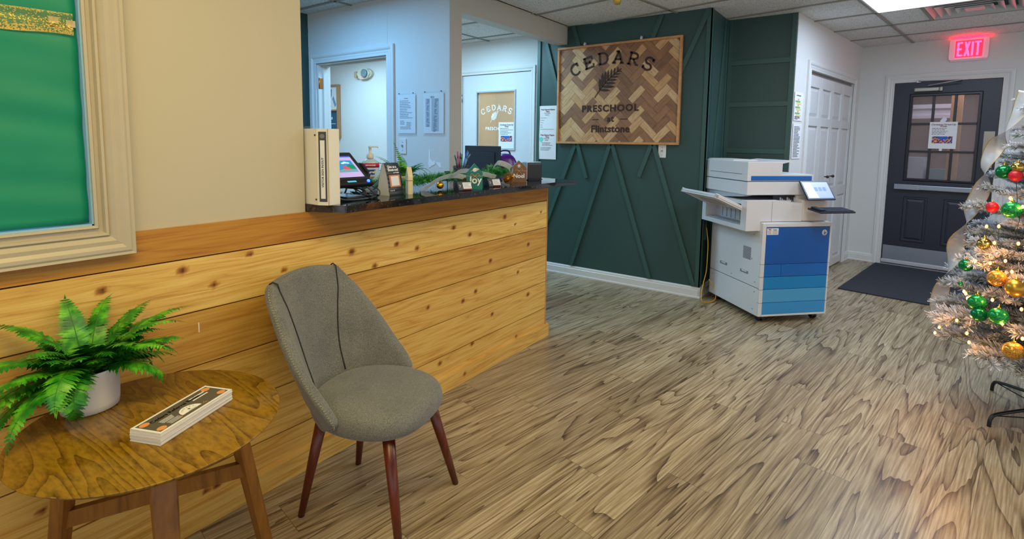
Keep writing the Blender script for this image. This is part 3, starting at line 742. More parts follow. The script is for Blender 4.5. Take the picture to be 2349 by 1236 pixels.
mb.box(cu - .30, cu + .30, cv - .30, cv + .30, CZ + .032, CZ + .04); mb.build('duct_collar', M('duct_dark', (70, 72, 78), .7), t)
t = thing('sprinkler', 'small brass-coloured sprinkler cap hanging from the ceiling in front of the wooden sign', 'sprinkler', (3.80, 1.76, 2.455))
mb = MB(); mb.lathe([(.001, -.062), (.024, -.060), (.030, -.045), (.032, -.01), (.032, 0)]); mb.build('cap', M('yellow_brass', (206, 172, 70), .35, metal=.4), t)
mb = MB(); mb.lathe([(.033, -.004), (.045, -.002), (.045, 0)]); mb.build('escutcheon', TRIMW, t)

# exit sign
t = thing('exit_sign', 'white wall box with glowing red EXIT letters above the navy door', 'sign', F_E[0], F_E[1])
mb = MB(); mb.box(-.768, -.478, -.012, 0, 2.215, 2.44, bev=.004); mb.build('back_plate', M('sign_housing_back', (214, 200, 204), .4), t)
mb = MB(); mb.prism([(-.768, 2.232), (-.48, 2.232), (-.472, 2.25), (-.472, 2.42), (-.48, 2.435), (-.768, 2.435), (-.775, 2.42), (-.775, 2.25)], -.052, -.012, 'y'); mb.build('housing', M('sign_housing', (226, 206, 212), .4, emit=.25, ecol=(255, 120, 150)), t)
mb = MB(); mb.box(-.728, -.515, -.0545, -.0515, 2.25, 2.418); mb.build('red_glow_panel', M('exit_red', (255, 30, 60), .4, emit=7, ecol=(255, 14, 30), var=0), t)
mb = MB(); z0, z1 = 2.262, 2.405; w = .018; y0, y1 = -.058, -.0535
X = -.714; mb.box(X, X + w, y0, y1, z0, z1); mb.box(X, X + .046, y0, y1, z0, z0 + w); mb.box(X, X + .044, y0, y1, z1 - w, z1); mb.box(X, X + .038, y0, y1, (z0 + z1) / 2 - w / 2, (z0 + z1) / 2 + w / 2)
X = -.66; mb.prism([(X, z0), (X + w, z0), (X + .05, z1), (X + .05 - w, z1)], y0, y1, 'y'); mb.prism([(X + .05 - w, z0), (X + .05, z0), (X + w, z1), (X, z1)], y0 - .0004, y1, 'y')
X = -.603; mb.box(X, X + w, y0, y1, z0, z1)
X = -.579; mb.box(X, X + .052, y0, y1, z1 - w, z1); mb.box(X + .017, X + .035, y0, y1, z0, z1)
mb.build('letters', M('exit_letter_light', (255, 130, 190), .4, emit=1.4, ecol=(255, 92, 165), var=0), t)
mb = MB(); mb.box(-.74, -.50, -.050, -.016, 2.4352, 2.4385); mb.build('added_glow_strip', M('exit_top_glow', (255, 30, 50), .4, emit=34, ecol=(255, 12, 36), var=0), t)  # added emissive strip, not a sign part; throws red glow onto the ceiling

# door mat
mb = MB(); mb.box(5.555, 7.105, -.25, 1.262, .0015, .011, bev=.003)
o = mb.build('door_mat', M('charcoal_mat', (42, 46, 54), .95, var=.25, vscale=40, bump=.6, bscale=300), None, (0, 0, 0), GA)
setp(o, 'charcoal ribbed entrance mat lying on the planks before the exit door', 'mat')

# ------------------------------------------------------------------ countertop
pl = [(1.197, 1.868), (1.197, 1.845), (1.240, 1.745), (1.262, 1.700), (3.108, 1.697), (3.150, 2.17), (1.197, 2.17)]
mb = MB(); mb.prism(pl, 1.0575, 1.087, 'z')
es = [e for e in mb.bm.edges]; bmesh.ops.bevel(mb.bm, geom=es, offset=.003, segments=2, affect='EDGES')
setp(mb.build('counter_top', GRANITE), 'polished black granite slab on the cedar-fronted reception counter', 'counter')
CT = 1.0872

# ------------------------------------------------------------------ herringbone sign
S0 = (-2.70, 1.322); SW, SH = 1.228, .932    # along wall / height in wall coords
t = thing('wooden_sign', 'framed herringbone cedar sign reading CEDARS PRESCHOOL on the green wall', 'sign', (4.565, 2.708, 1.322), -pi / 2)
t.rotation_euler = (0, radians(-0.2), -pi / 2)
mb = MB(); fr = .020
for a in ((0, SW, 0, fr), (0, SW, SH - fr, SH), (0, fr, fr, SH - fr), (SW - fr, SW, fr, SH - fr)): mb.box(a[0], a[1], -.042, -.012, a[2], a[3], bev=.002)
mb.build('frame', OAKF, t)
mb = MB(); mb.box(fr, SW - fr, -.020, -.013, fr, SH - fr); mb.build('backing_board', M('backing_ply', (110, 74, 50), .7), t)
# blocks
bm = bmesh.new(); V = {k: [] for k in ('gx', 'gz', 'gr', 'tone')}; rr = random.Random(11)
BW, BL = .064, .168
c45 = cos(pi / 4)
n_ = 0
for i in range(-14, 30):
    for j in range(-14, 30):
        # herringbone lattice: step (W,W) along the stair and (L,-L)... blocks alternate directions
        for kind in (0, 1):
            ox, oy = i * BW + j * BL, i * BW - j * BL
            if kind == 0: rc = (ox, oy, BL, BW)
            else: rc = (ox - BW + 0, oy + 0, BW, BL) if False else (ox + BL, oy - BL + BW, BW, BL)
            x0, y0, w_, h_ = rc; g = .0008
            cor = [(x0 + g, y0 + g, 0, 0), (x0 + w_ - g, y0 + g, 1, 0), (x0 + w_ - g, y0 + h_ - g, 1, 1), (x0 + g, y0 + h_ - g, 0, 1)]
            poly = []
            for (px, py, a_, b_) in cor:
                X = (px - py) * c45 + SW / 2 - .3; Z = (px + py) * c45 + SH / 2 - .55
                gx, gz = (a_ * w_, b_ * h_) if kind == 0 else (b_ * h_, a_ * w_)
                poly.append((X, Z, gx, gz))
            poly = clip(poly, fr, SW - fr, 0)
            if poly: poly = clip(poly, fr, SH - fr, 1)
            if len(poly) < 3: continue
            rx = min(1, max(0, poly[0][0] / SW))
            tone = rr.choice([0, .08, .2, .3] + [.6, .72, .8, .9, 1.0] * (1 if rx < .55 else 2)); gr_ = rr.uniform(0, 9)
            dep = -.0215 - rr.uniform(0, .0012)
            vs = []
            for p in poly:
                vs.append(bm.verts.new((p[0], dep, p[1]))); V['gx'].append(p[2]); V['gz'].append(p[3]); V['gr'].append(gr_); V['tone'].append(tone)
            bk = []
            for p in poly:
                bk.append(bm.verts.new((p[0], -.0195, p[1]))); V['gx'].append(p[2]); V['gz'].append(p[3]); V['gr'].append(gr_); V['tone'].append(tone)
            bm.faces.new(vs)
            for q in range(len(vs)): bm.faces.new([vs[q], bk[q], bk[(q + 1) % len(vs)], vs[(q + 1) % len(vs)]])
bmesh.ops.recalc_face_normals(bm, faces=bm.faces)
me = bpy.data.meshes.new('herringbone_panel'); bm.to_mesh(me); bm.free(); o = bpy.data.objects.new('herringbone_panel', me); COL.objects.link(o); o.parent = t; me.materials.append(HERR)
for k, v in V.items(): attr(me, k, v)
# slab-serif letters as strokes; unit box 1x1
def arc(cx, cy, rx, ry, a0, a1, n=14): return [(cx + rx * cos(radians(a0 + (a1 - a0) * i / n)), cy + ry * sin(radians(a0 + (a1 - a0) * i / n))) for i in range(n + 1)]
GLY = {
 'C': [arc(.5, .5, .42, .46, 48, 318, 22), [(.80, .98), (.80, .66)]],
 'E': [[(.2, .02), (.2, .98)], [(.05, .07), (.88, .07), (.88, .32)], [(.05, .93), (.84, .93), (.84, .70)], [(.2, .52), (.62, .52)], [(.62, .40), (.62, .64)]],
 'D': [[(.2, .02), (.2, .98)], [(.04, .06), (.45, .06)] + arc(.45, .5, .44, .44, -85, 85, 14) + [(.04, .94)]],
 'A': [[(.50, .97), (.14, .06)], [(.50, .97), (.86, .06)], [(.25, .34), (.75, .34)], [(.0, .05), (.32, .05)], [(.68, .05), (1.0, .05)], [(.28, .95), (.56, .95)]],
 'R': [[(.2, .02), (.2, .98)], [(.04, .94), (.5, .94)] + arc(.52, .71, .28, .22, 85, -85, 10) + [(.2, .48)], [(.48, .48), (.70, .2), (.80, .08), (.98, .10)], [(.02, .05), (.40, .05)]],
 'S': [arc(.48, .72, .32, .24, 20, 265, 14) + arc(.48, .26, .34, .24, 95, -160, 14), [(.80, .98), (.80, .72)], [(.14, .02), (.14, .28)]],
}
def glyph(mb, ch, cx, cz, w, h, rot, sw, y0, y1, mi=0):
    for s_ in GLY[ch]:
        P = []
        for (a_, b_) in s_:
            x = (a_ - .5) * w; z = (b_ - .5) * h
            P.append((cx + x * cos(rot) - z * sin(rot), cz + x * sin(rot) + z * cos(rot)))
        mb.stroke(P, sw, y0, y1, mi)
def cedars(mb, cx, cz, span, h, y0, y1, sw, R=None, mi=0):
    """word on a gentle arch; (cx,cz) is the middle of the word's top arc"""
    R = R or span * .95; tot = 2 * math.asin(span / 2 / R)
    for k, ch in enumerate('CEDARS'):
        a = -tot / 2 + tot * k / 5
        glyph(mb, ch, cx + R * sin(a), cz - R * (1 - cos(a)), h * .98, h, -a, sw, y0, y1, mi)
def sprig(mb, cx, cz, L, ang, y0, y1, mi=0, jag=True):
    """fern sprig: stem with paired leaves; base at (cx,cz)"""
    d = Vector((cos(ang), sin(ang))); n = Vector((-d.y, d.x)); base = Vector((cx, cz))
    pts = [base + d * L * t_ + n * (-.10 * L * sin(pi * t_) * -1) * .6 for t_ in [k / 10 for k in range(11)]]
    mb.stroke([tuple(p) for p in pts], L * .022, y0, y1, mi)
    for k in range(7):
        t_ = .24 + .74 * k / 7; p = base + d * L * t_ + n * (.06 * L * sin(pi * t_))
        ll = L * (.40 * (1 - t_) + .07) * (.75 if k == 0 else 1)
        for s_ in (1, -1):
            a2 = ang + s_ * radians(52 - 14 * t_); dd = Vector((cos(a2), sin(a2))); nn = Vector((-dd.y, dd.x)); wv = ll * .125
            out = []
            m_ = 7
            for q in range(m_ + 1): f_ = q / m_; out.append(p + dd * ll * f_ + nn * wv * sin(pi * min(1, f_ * .9 + .08)) ** .7 * (1.0 if (q % 2 or not jag) else .72))
            for q in range(m_, -1, -1): f_ = q / m_; out.append(p + dd * ll * f_ - nn * wv * sin(pi * min(1, f_ * .9 + .08)) ** .7 * (1.0 if (q % 2 or not jag) else .72))
            # strips
            for q in range(m_):
                a_, b_, c_, e_ = out[q], out[q + 1], out[2 * m_ - q], out[2 * m_ + 1 - q]
                try: mb.prism([tuple(a_), tuple(b_), tuple(c_), tuple(e_)], y0, y1, 'y', mi)
                except Exception: pass
BURNT = M('burnt_brown', (54, 30, 16), .7, var=.5, vscale=14)
mb = MB(); y0, y1 = -.0255, -.0228
cedars(mb, .562, .800, .735, .115, y0, y1, .0185, R=.84); mb.build('lettering_cedars', BURNT, t)
mb = MB(); sprig(mb, .405, .435, .37, radians(44), y0, y1); mb.build('fern_emblem', BURNT, t)
mb = MB(); mb.text('PRESCHOOL', .560, .332, .086, -.0243, .0012, offset=.0030, spacing=1.2, sx=1.04)
mb.text('at', .575, .235, .082, -.0243, .0012, offset=.0016, spacing=1.15)
mb.box(.385, .452, y0, y1, .228, .235); mb.box(.672, .745, y0, y1, .228, .235)
mb.text('Flintstone', .572, .140, .092, -.0243, .0012, offset=.0022, spacing=1.05, sx=1.02)
mb.build('lettering_preschool', BURNT, t)
for x in (.29, .855):
    mb = MB(); mb.ball((x, -.03, SH + .012), .012, 10); mb.box(x - .008, x + .008, -.032, -.005, SH - .002, SH + .03, bev=.003)
    mb.build('hanging_clip', M('clip_plastic', (210, 214, 214), .2), t)

# lettering on the white office door glass
dg_ = [o for o in bpy.data.objects if o.name.startswith('white_door')][0]
mb = MB(); cx = (-3.90 - 3.372) / 2
cedars(mb, cx, 1.715, .385, .062, .0175, .0195, .010, R=.44); sprig(mb, cx - .085, 1.545, .17, radians(48), .0175, .0195)
mb.text('PRESCHOOL', cx, 1.475, .05, .0185, .001, offset=.001, spacing=1.15)
mb.build('glass_lettering', M('white_vinyl', (244, 244, 240), .5, var=0), dg_)

# ------------------------------------------------------------------ notices
def notice(name, label, cat, F, x0, x1, z0, z1, y, lines, pic=None, group=None, holder=None, curl=0.0, title=None, extra=None, skew=0):
    """sheet lying on a wall. lines: list of (z fraction from top, left frac, right frac, thickness, ink)"""
    t = thing(name, label, cat, F[0], F[1], group)
    w = x1 - x0; h = z1 - z0
    mb = MB(); G = []
    for i in range(13):
        row = []
        for j in range(3):
            f_ = i / 12; q = curl * sin(pi * f_ * 1.3)
            row.append(mb.bm.verts.new((x0 + w * j / 2, y - abs(q) - (curl * .5 if j == 0 else 0), z0 + h * f_)))
        G.append(row)
    for i in range(12):
        for j in range(2): mb.bm.faces.new([G[i][j], G[i][j + 1], G[i + 1][j + 1], G[i + 1][j]])
    solidify(mb.build('sheet', PAPER, t), .0006)
    inks = {'k': INK, 'g': INKG, 'r': INKR}
    for key in 'kgr':
        mb = MB(); n = 0
        for (fz, a_, b_, th, ik) in lines:
            if ik != key: continue
            z = z1 - fz * h; x = x0 + a_ * w; xe = x0 + b_ * w; rr_ = random.Random(int(fz * 1000) + 3)
            f_ = 1 - fz; yy = y - .0012 - abs(curl * sin(pi * f_ * 1.3)) - curl * .3
            while x < xe:   # words
                ww = rr_.uniform(.4, 1.1) * w * .11; mb.box(x, min(x + ww, xe), yy, yy + .0004, z - th, z + th); x += ww + w * .022; n += 1
        if n: mb.build('print_lines', inks[key], t)
        else: mb.bm.free()
    if title:
        mb = MB()
        for (txt, fz, sz, ik) in title: mb.text(txt, (x0 + x1) / 2, z1 - fz * h, sz, y - .0012 - abs(curl * sin(pi * (1 - fz) * 1.3)) - curl * .3, .0003, offset=sz * .02)
        mb.build('heading', INKR if title[0][3] == 'r' else INK, t)
    if pic:
        a_, b_, c_, d_ = pic; mb = MB(); nx, nz = 16, 7; cols = []
        for i in range(nx):
            for j in range(nz):
                X0, X1 = x0 + w * (a_ + (b_ - a_) * i / nx), x0 + w * (a_ + (b_ - a_) * (i + 1) / nx); Z0, Z1 = z1 - h * (d_ + (c_ - d_) * j / nz), z1 - h * (d_ + (c_ - d_) * (j + 1) / nz)
                sky = j > 3 and 4 < i < 12
                mi = 0 if sky else random.Random(i * 7 + j * 31).choice([1, 2, 3, 4, 0, 2, 3])
                mb.face([(X0, y - .0012, Z0), (X1, y - .0012, Z0), (X1, y - .0012, Z1), (X0, y - .0012, Z1)], mi)
        mb.build('printed_picture', [M('print_blue', (44, 92, 190), .6), M('print_navy', (30, 34, 90), .6), M('print_red', (190, 60, 60), .6), M('print_tan', (214, 160, 110), .6), M('print_pink', (216, 176, 190), .6)], t)
    if extra: extra(t)
    return t
def tx(n, z0=.3, z1=.7, th=.0022, seed=1, ik='k', l=.1, r=.9):
    rr_ = random.Random(seed); return [(z0 + (z1 - z0) * k / max(1, n - 1), l, rr_.uniform(.55, 1) * (r - l) + l, th, ik) for k in range(n)]
# exit door notice
def tape(t):
    mb = MB(); mb.prism([(-.80, 1.595), (-.76, 1.60), (-.745, 1.625), (-.755, 1.645), (-.775, 1.65), (-.80, 1.615)], -.008, -.003, 'y'); 
    mb.build('tape', M('white_tape', (226, 220, 236), .5), t); mb = MB(); mb.box(-.79, -.765, -.006, -.003, 1.295, 1.33)
    mb.build('tape', M('white_tape', (226, 220, 236), .5), t)
notice('door_notice', 'white Christmas Dress-Up Week notice taped to the exit door window', 'notice', F_E, -.884, -.655, 1.318, 1.600, -.009, tx(5, .24, .46, .0022, 4), (.12, .86, .54, .80), title=[('Christmas Dress-Up', .10, .024, 'r'), ('Week', .165, .024, 'r')], extra=tape)
notice('door_notice', 'white Christmas Dress-Up Week notice taped to the glass of the lettered office door', 'notice', F_WH, -3.600, -3.378, 1.255, 1.548, .017, tx(5, .24, .46, .0022, 8), (.13, .85, .52, .74), title=[('Christmas Dress-Up', .10, .022, 'r'), ('Week', .165, .022, 'r')])
# long notice on green wall
def blob(t):
    mb = MB(); mb.lathe([(.001, -.012), (.022, -.011), (.024, -.0105)], (-2.905, 0, 1.36), 14, axis='y', sx=.9, sz=1) if False else mb.prism([(-2.905 + .024 * cos(a) * (1 + .2 * sin(3 * a)), 1.36 + .026 * sin(a)) for a in [2 * pi * k / 16 for k in range(16)]], -.0125, -.012, 'y')
    mb.build('printed_swirl', M('mint_print', (120, 214, 196), .6), t)
notice('wall_notice', 'long white pajama party notice on the green wall left of the wooden sign', 'notice', F_G, -2.935, -2.728, 1.159, 1.700, -.006,
       tx(1, .225, .225, .0018, 1, 'g', .1, .62) + tx(1, .27, .27, .0018, 1, 'g', .1, .45) + tx(1, .312, .312, .0018, 1, 'g', .1, .34) + tx(1, .355, .355, .0018, 2, 'g', .1, .2) + tx(1, .395, .395, .0018, 2, 'g', .1, .24) + tx(1, .437, .437, .0018, 5, 'g', .1, 1) + tx(1, .137, .137, .002, 1, 'r', .3, .85) + tx(1, .17, .17, .002, 1, 'r', .36, .72) + tx(1, .61, .61, .002, 1, 'r', .3, .8) + tx(1, .64, .64, .002, 1, 'r', .36, .7) + tx(3, .69, .735, .0018, 7, 'g', .2, .9) + tx(3, .78, .825, .0018, 9, 'g', .12, .9),
       title=[('Polar Express Pajama', .07, .019, 'r'), ('Party', .107, .019, 'r'), ('Polar Express Pajama', .545, .019, 'r'), ('Party', .58, .019, 'r')], curl=.004, extra=blob)
# acrylic sign holders on the blue-lit office wall
def holder(x0, x1, z0, z1, lb, lines, ex=None, title=None):
    def mk(t):
        mb = MB(); mb.box(x0 - .008, x1 + .008, -.0095, -.0075, z0 - .008, z1 + .02, bev=.0006); mb.prism([(-.0095, z0 - .008), (-.0095, z0 - .012), (0, z0 - .012), (0, z0 - .008)], x0 - .008, x1 + .008, 'x')
        mb.build('acrylic_sleeve', ACRYL, t)
        mb = MB()
        for x in (x0 + .02, x1 - .02): mb.ball((x, -.010, z1 + .010), .005, 8)
        mb.build('screw', M('dark_screw', (60, 60, 66), .4, metal=.6), t)
        if ex: ex(t)
    notice('sign_holder', lb, 'sign holder', F_BL, x0, x1, z0, z1, -.005, lines, extra=mk, group='acrylic sign holders on the office partition', title=title)
holder(-3.172, -2.975, 1.392, 1.690, 'clear acrylic holder with a typed text sheet, the one nearer the open doorway',
       tx(1, .095, .095, .0026, 3, 'k', .38, .68) + tx(11, .16, .60, .0022, 3, 'k', .12, .86) + tx(3, .68, .76, .0022, 5, 'k', .14, .42) + tx(3, .72, .80, .0022, 5, 'k', .5, .8) + tx(2, .84, .88, .0022, 6, 'k', .14, .8))
def tbl(t):
    mb = MB(); rr_ = random.Random(5)
    for k in range(22):
        if k % 5 != 4: z = 1.642 - k * .0095; xa = -2.856 + rr_.uniform(0, .008); mb.box(xa, xa + rr_.uniform(.014, .024), -.0064, -.0059, z, z + .005)
    for k in range(30):
        if k not in (8, 14): z = 1.642 - k * .0082; xa = -2.79 + .02 * (1 - k / 30) + rr_.uniform(0, .006); mb.box(xa, xa + rr_.uniform(.016, .036), -.0064, -.0059, z, z + .0045)
    mb.build('printed_table', M('blue_black_ink', (38, 52, 84), .7), t)
    mb = MB(); mb.box(-2.804, -2.728, -.0059, -.0057, 1.408, 1.652); mb.box(-2.866, -2.82, -.0059, -.0057, 1.44, 1.652); mb.build('shaded_column', M('grey_shade_print', (164, 174, 190), .7), t)
holder(-2.888, -2.680, 1.392, 1.692, 'clear acrylic holder with a printed table, the one nearer the white post', tx(2, .09, .115, .0025, 2, 'k', .36, .55), tbl)
# notices on the closet wall beside the alcove
def chart(t):
    mb = MB()
    for k in range(9): mb.box(5.05 - .02 - .03 * ((k * 5) % 3), 5.06 + .03 * ((k * 7) % 3), -.0072, -.0066, 1.73 - k * .017, 1.742 - k * .017, mi=k % 3)
    mb.build('coloured_chart', [M('chart_orange', (236, 160, 90), .6), M('chart_green', (110, 180, 110), .6), M('chart_yellow', (232, 214, 120), .6)], t)
notice('wall_notice', 'upper of two framed white notices on the wall beside the closet, with a coloured chart', 'notice', F_C, 4.945, 5.175, 1.552, 1.800, -.005, tx(3, .86, .94, .003, 2, 'k', .1, .7) + tx(1, .12, .12, .004, 2, 'k', .2, .7), extra=chart)
notice('wall_notice', 'lower of two framed white notices on the wall beside the closet, filled with small print', 'notice', F_C, 4.952, 5.180, 1.218, 1.530, -.005, tx(22, .10, .94, .0028, 12, 'k', .12, .92))

# switches and outlets
def plate(F, x0, x1, z0, z1, label, tog=True):
    t = thing('switch_plate', label, 'switch', F[0], F[1])
    mb = MB(); mb.box(x0, x1, -.007, 0, z0, z1, bev=.003); mb.build('cover', WHITEP, t)
    cx, cz = (x0 + x1) / 2, (z0 + z1) / 2
    mb = MB(); mb.box(cx - .006, cx + .006, -.017, -.006, cz - .004, cz + .012, bev=.002); mb.build('toggle', M('toggle_grey', (150, 152, 156), .4), t)
    mb = MB()
    for dz in (.032, -.032): mb.ball((cx, -.007, cz + dz), .0035, 8)
    mb.build('screw', M('plate_screw', (120, 122, 126), .4, metal=.5), t)
plate(F_BL, -3.158, -3.082, 1.230, 1.350, 'white light switch plate on the office partition under the text sheet holder')
plate(F_G, -1.668, -1.598, 1.211, 1.325, 'white switch plate on the green wall just under the wooden sign')
mb = MB()
for pts in ([(-2.836, 1.275), (-2.826, 1.262), (-2.822, 1.20), (-2.80, 1.175), (-2.775, 1.19), (-2.772, 1.16), (-2.81, 1.145), (-2.835, 1.13), (-2.845, 1.16), (-2.84, 1.21)], [(-2.762, 1.175), (-2.715, 1.172), (-2.705, 1.135), (-2.73, 1.14)]): mb.prism(pts, -.0012, .002, 'y')
st(mb.build('trim_14', M('wall_filler', (232, 236, 240), .8), None, *F_BL))

# emergency light and framed board in the hall
t = thing('emergency_light', 'oval cream emergency light unit high on the far hall wall', 'light', (4.73, 5.88, 2.222), -pi / 2)
mb = MB(); mb.prism([(.17 * cos(a) * (1 if cos(a) > 0 else .8), .075 * sin(a)) for a in [2 * pi * k / 28 for k in range(28)]], -.06, 0, 'y'); bmesh.ops.bevel(mb.bm, geom=[e for e in mb.bm.edges if abs(e.verts[0].co.y + .06) < .001 and abs(e.verts[1].co.y + .06) < .001], offset=.02, segments=3, affect='EDGES')
mb.build('housing', M('cream_housing', (206, 196, 172), .45), t)
mb = MB(); mb.lathe([(.052, -.06), (.056, -.085), (.044, -.088), (.001, -.080)], (.055, 0, 0), 20, axis='y'); mb.build('lamp_head', M('lamp_reflector', (120, 140, 150), .4, metal=.2, var=.5, vscale=120), t)
mb = MB(); mb.box(-.165, -.115, -.07, -.01, -.05, .035, bev=.008); mb.build('test_module', M('module_tan', (170, 156, 120), .45), t)
mb = MB(); mb.ball((-.01, -.062, -.055), .01, 8); mb.build('status_lamp', M('status_red', (255, 90, 80), .4, emit=2, var=0), t)
t = thing('framed_board', 'oak framed board with a white chevron panel above a navy panel in the hall', 'picture', (4.73, 6.44, 1.35), -pi / 2)
mb = MB()
for a in ((-.62, .0, 0, .025), (-.62, 0, .735, .76), (-.62, -.595, .025, .735), (-.035, 0, .025, .735), (-.595, -.035, .385, .405)): mb.box(a[0], a[1], -.05, 0, a[2], a[3], bev=.003)
mb.build('frame', M('oak_frame', (170, 122, 84), .5), t)
mb = MB(); mb.box(-.595, -.035, -.02, -.005, .405, .735); mb.build('white_panel', WHITEP, t)
mb = MB()
for k in range(4):
    mb.prism([(-.59 + k * .14, .56), (-.56 + k * .14, .60), (-.50 + k * .14, .48), (-.53 + k * .14, .44)], -.0225, -.0205, 'y')
    mb.prism([(-.49 + k * .14, .56), (-.47 + k * .14, .60), (-.46 + k * .14, .60), (-.455 + k * .14, .70), (-.485 + k * .14, .70)], -.0225, -.0205, 'y') if k < 3 else None
mb.build('chevron', M('blue_grey_chevron', (120, 148, 176), .6), t)
mb = MB(); mb.box(-.595, -.035, -.02, -.005, .025, .385); mb.build('navy_panel', M('navy_panel', (38, 84, 108), .6), t)
mb = MB(); mb.text('WELLNESS', -.275, .28, .045, -.0215, .0008, offset=.001); mb.box(-.24, -.10, -.022, -.020, .20, .206); mb.build('lettering', WHITEI, t)
# ------------------------------------------------------------------ things on the counter
def binder(fp, label, spine):
    t = thing('ring_binder', label, 'binder', (0, 0, CT), 0, 'white ring binders standing at the wall end of the counter')
    mb = MB(); mb.prism(fp, 0, .297, 'z'); es = [e for e in mb.bm.edges if abs(e.verts[0].co.z - e.verts[1].co.z) > .1]
    bmesh.ops.bevel(mb.bm, geom=es, offset=.0025, segments=2, affect='EDGES'); mb.build('cover', M('binder_vinyl', (226, 222, 208), .35, var=.03), t)
    a, b_ = Vector(fp[0]), Vector(fp[1]); d = (b_ - a); L_ = d.length; ang = atan2(d.y, d.x)
    if spine:
        s = Matrix.Translation(Vector((a.x, a.y, 0))) @ Matrix.Rotation(ang, 4, 'Z')
        mb = MB(); mb.box(.006, L_ - .006, -.0012, .0004, .014, .285); mb.tf(s); mb.build('spine_insert', DARKG, t)
        mb = MB(); mb.box(.0125, L_ - .0125, -.0018, -.001, .026, .252); mb.tf(s); mb.build('spine_label', PAPER, t)
        mb = MB(); mb.text('VISITOR SIGN IN/OUT', 0, 0, .0118, 0, .0002, offset=.0002)
        mb.tf(s @ Matrix.Translation(Vector((L_ / 2, -.0021, .128))) @ Matrix.Rotation(-pi / 2, 4, 'Y')); mb.build('spine_text', INK, t)
        mb = MB(); mb.prism([(L_ / 2 + .010 * cos(q), .268 + .009 * sin(q)) for q in [2 * pi * k / 12 for k in range(12)]], -.0018, -.001, 'y'); mb.tf(s); mb.build('emblem', M('emblem_grey', (120, 122, 122), .6), t)
        mb = MB()
        for z in (.022, .272): mb.ball((a.x - .0005, a.y + .012, z), .004, 8)
        mb.build('rivet', M('rivet_dark', (60, 56, 50), .4, metal=.6), t)
    return t
binder([(1.203, 1.790), (1.224, 1.752), (1.262, 2.035), (1.206, 2.035)], 'white ring binder with a VISITOR SIGN IN/OUT spine label, against the wall end', True)
t = binder([(1.227, 1.752), (1.283, 1.760), (1.300, 2.035), (1.268, 2.035)], 'blank white ring binder standing right of the labelled visitor binder', False)
mb = MB()
for k in range(3): mb.prism([(1.205, 1.80 + .01 * k), (1.245, 1.79 + .01 * k), (1.262, 1.93), (1.208, 1.95)], CT + .2985 + k * .0022, CT + .2992 + k * .0022, 'z', f=lambda q: Vector((q.x, q.y, q.z + max(0, q.x - 1.22) * .12)))
setp(mb.build('loose_paper', ACRYL), 'few clear plastic sheet protectors lying on top of the labelled visitor binder', 'paper')

# tilted check-in tablet
t = thing('checkin_tablet', 'black tilted check-in touch screen with blue power light on a wire stand', 'tablet', (1.517, 1.840, 1.1535))
til = radians(38.5)
R_ = Matrix.Rotation(til, 4, 'X')       # local y runs up the screen
mb = MB(); mb.box(-.215, 0, 0, .212, -.022, .0, bev=.006); mb.box(-.20, -.015, .03, .18, -.045, -.02, bev=.01); mb.tf(R_); mb.build('body', BLACK, t)
mb = MB(); mb.box(-.207, -.010, .030, .203, .0002, .0012); mb.tf(R_); mb.build('bezel', M('bezel_grey', (44, 46, 54), .25), t)
SCR = lambda nm, c, e=1.0: M(nm, c, .3, emit=e, var=0)
mb = MB(); mb.box(-.200, -.024, .044, .182, .0014, .0020); mb.tf(R_); mb.build('screen', SCR('screen_lilac', (176, 160, 214), .75), t)
mb = MB(); mb.box(-.190, -.036, .075, .152, .0022, .0026, mi=0); mb.prism([(-.19, .075), (-.036, .075), (-.036, .088), (-.09, .10), (-.14, .085), (-.19, .088)], .0027, .003, 'z', 1)
mb.prism([(-.10, .095), (-.036, .095), (-.036, .118), (-.062, .125)], .0027, .0031, 'z', 3)
for (cx, cy, r) in ((-.075, .137, .010), (-.06, .134, .008), (-.088, .133, .008)): mb.prism([(cx + r * cos(q), cy + r * .6 * sin(q)) for q in [2 * pi * k / 12 for k in range(12)]], .0028, .0033, 'z', 2)
mb.prism([(-.10, .095), (-.065, .09), (-.072, .107), (-.088, .116), (-.1, .112)], .0034, .0037, 'z', 4)
mb.tf(R_); mb.build('screen_picture', [SCR('scr_sky', (40, 130, 190), .8), SCR('scr_water', (110, 150, 160), .7), SCR('scr_cloud', (190, 220, 236), .8), SCR('scr_hill', (20, 130, 90), .7), SCR('scr_red', (200, 80, 100), .7)], t)
mb = MB(); mb.box(-.2, -.024, .174, .182, .0022, .0026); mb.tf(R_); mb.build('status_strip', SCR('scr_bar', (30, 90, 200), .8), t)
mb = MB(); mb.box(-.13, -.085, .012, .021, .0006, .0016); mb.tf(R_); mb.build('maker_badge', M('badge_blue', (90, 190, 226), .4, emit=.3), t)
mb = MB(); mb.ball((-.022, .014, .001), .0075, 12); mb.tf(R_); mb.build('power_light', M('power_led', (60, 110, 255), .3, emit=9, ecol=(30, 70, 255), var=0), t)
mb = MB(); mb.box(0.002, .024, .055, .145, -.028, -.004, bev=.008); mb.box(.006, .020, .07, .13, -.003, .004, bev=.003); mb.tf(R_); mb.build('card_reader', M('reader_black', (34, 36, 42), .35), t)
mb = MB(); bz = -.0625
mb.tube(spline([(-.20, .02, -.01), (-.19, -.03, bz + .006), (-.02, -.03, bz + .006), (-.03, .02, -.01)]), .004); mb.tube(spline([(-.18, .16, .10), (-.18, .17, bz + .004), (-.03, .17, bz + .004), (-.03, .16, .10)]), .004); mb.tube([(-.19, -.03, bz + .005), (-.18, .17, bz + .005)], .004); mb.tube([(-.02, -.03, bz + .005), (-.03, .17, bz + .005)], .004)
mb.box(-.15, -.06, -.01, .12, bz + .001, bz + .012, bev=.003)
mb.build('stand', M('stand_metal', (70, 74, 80), .3, metal=.7), t)
mb = MB()
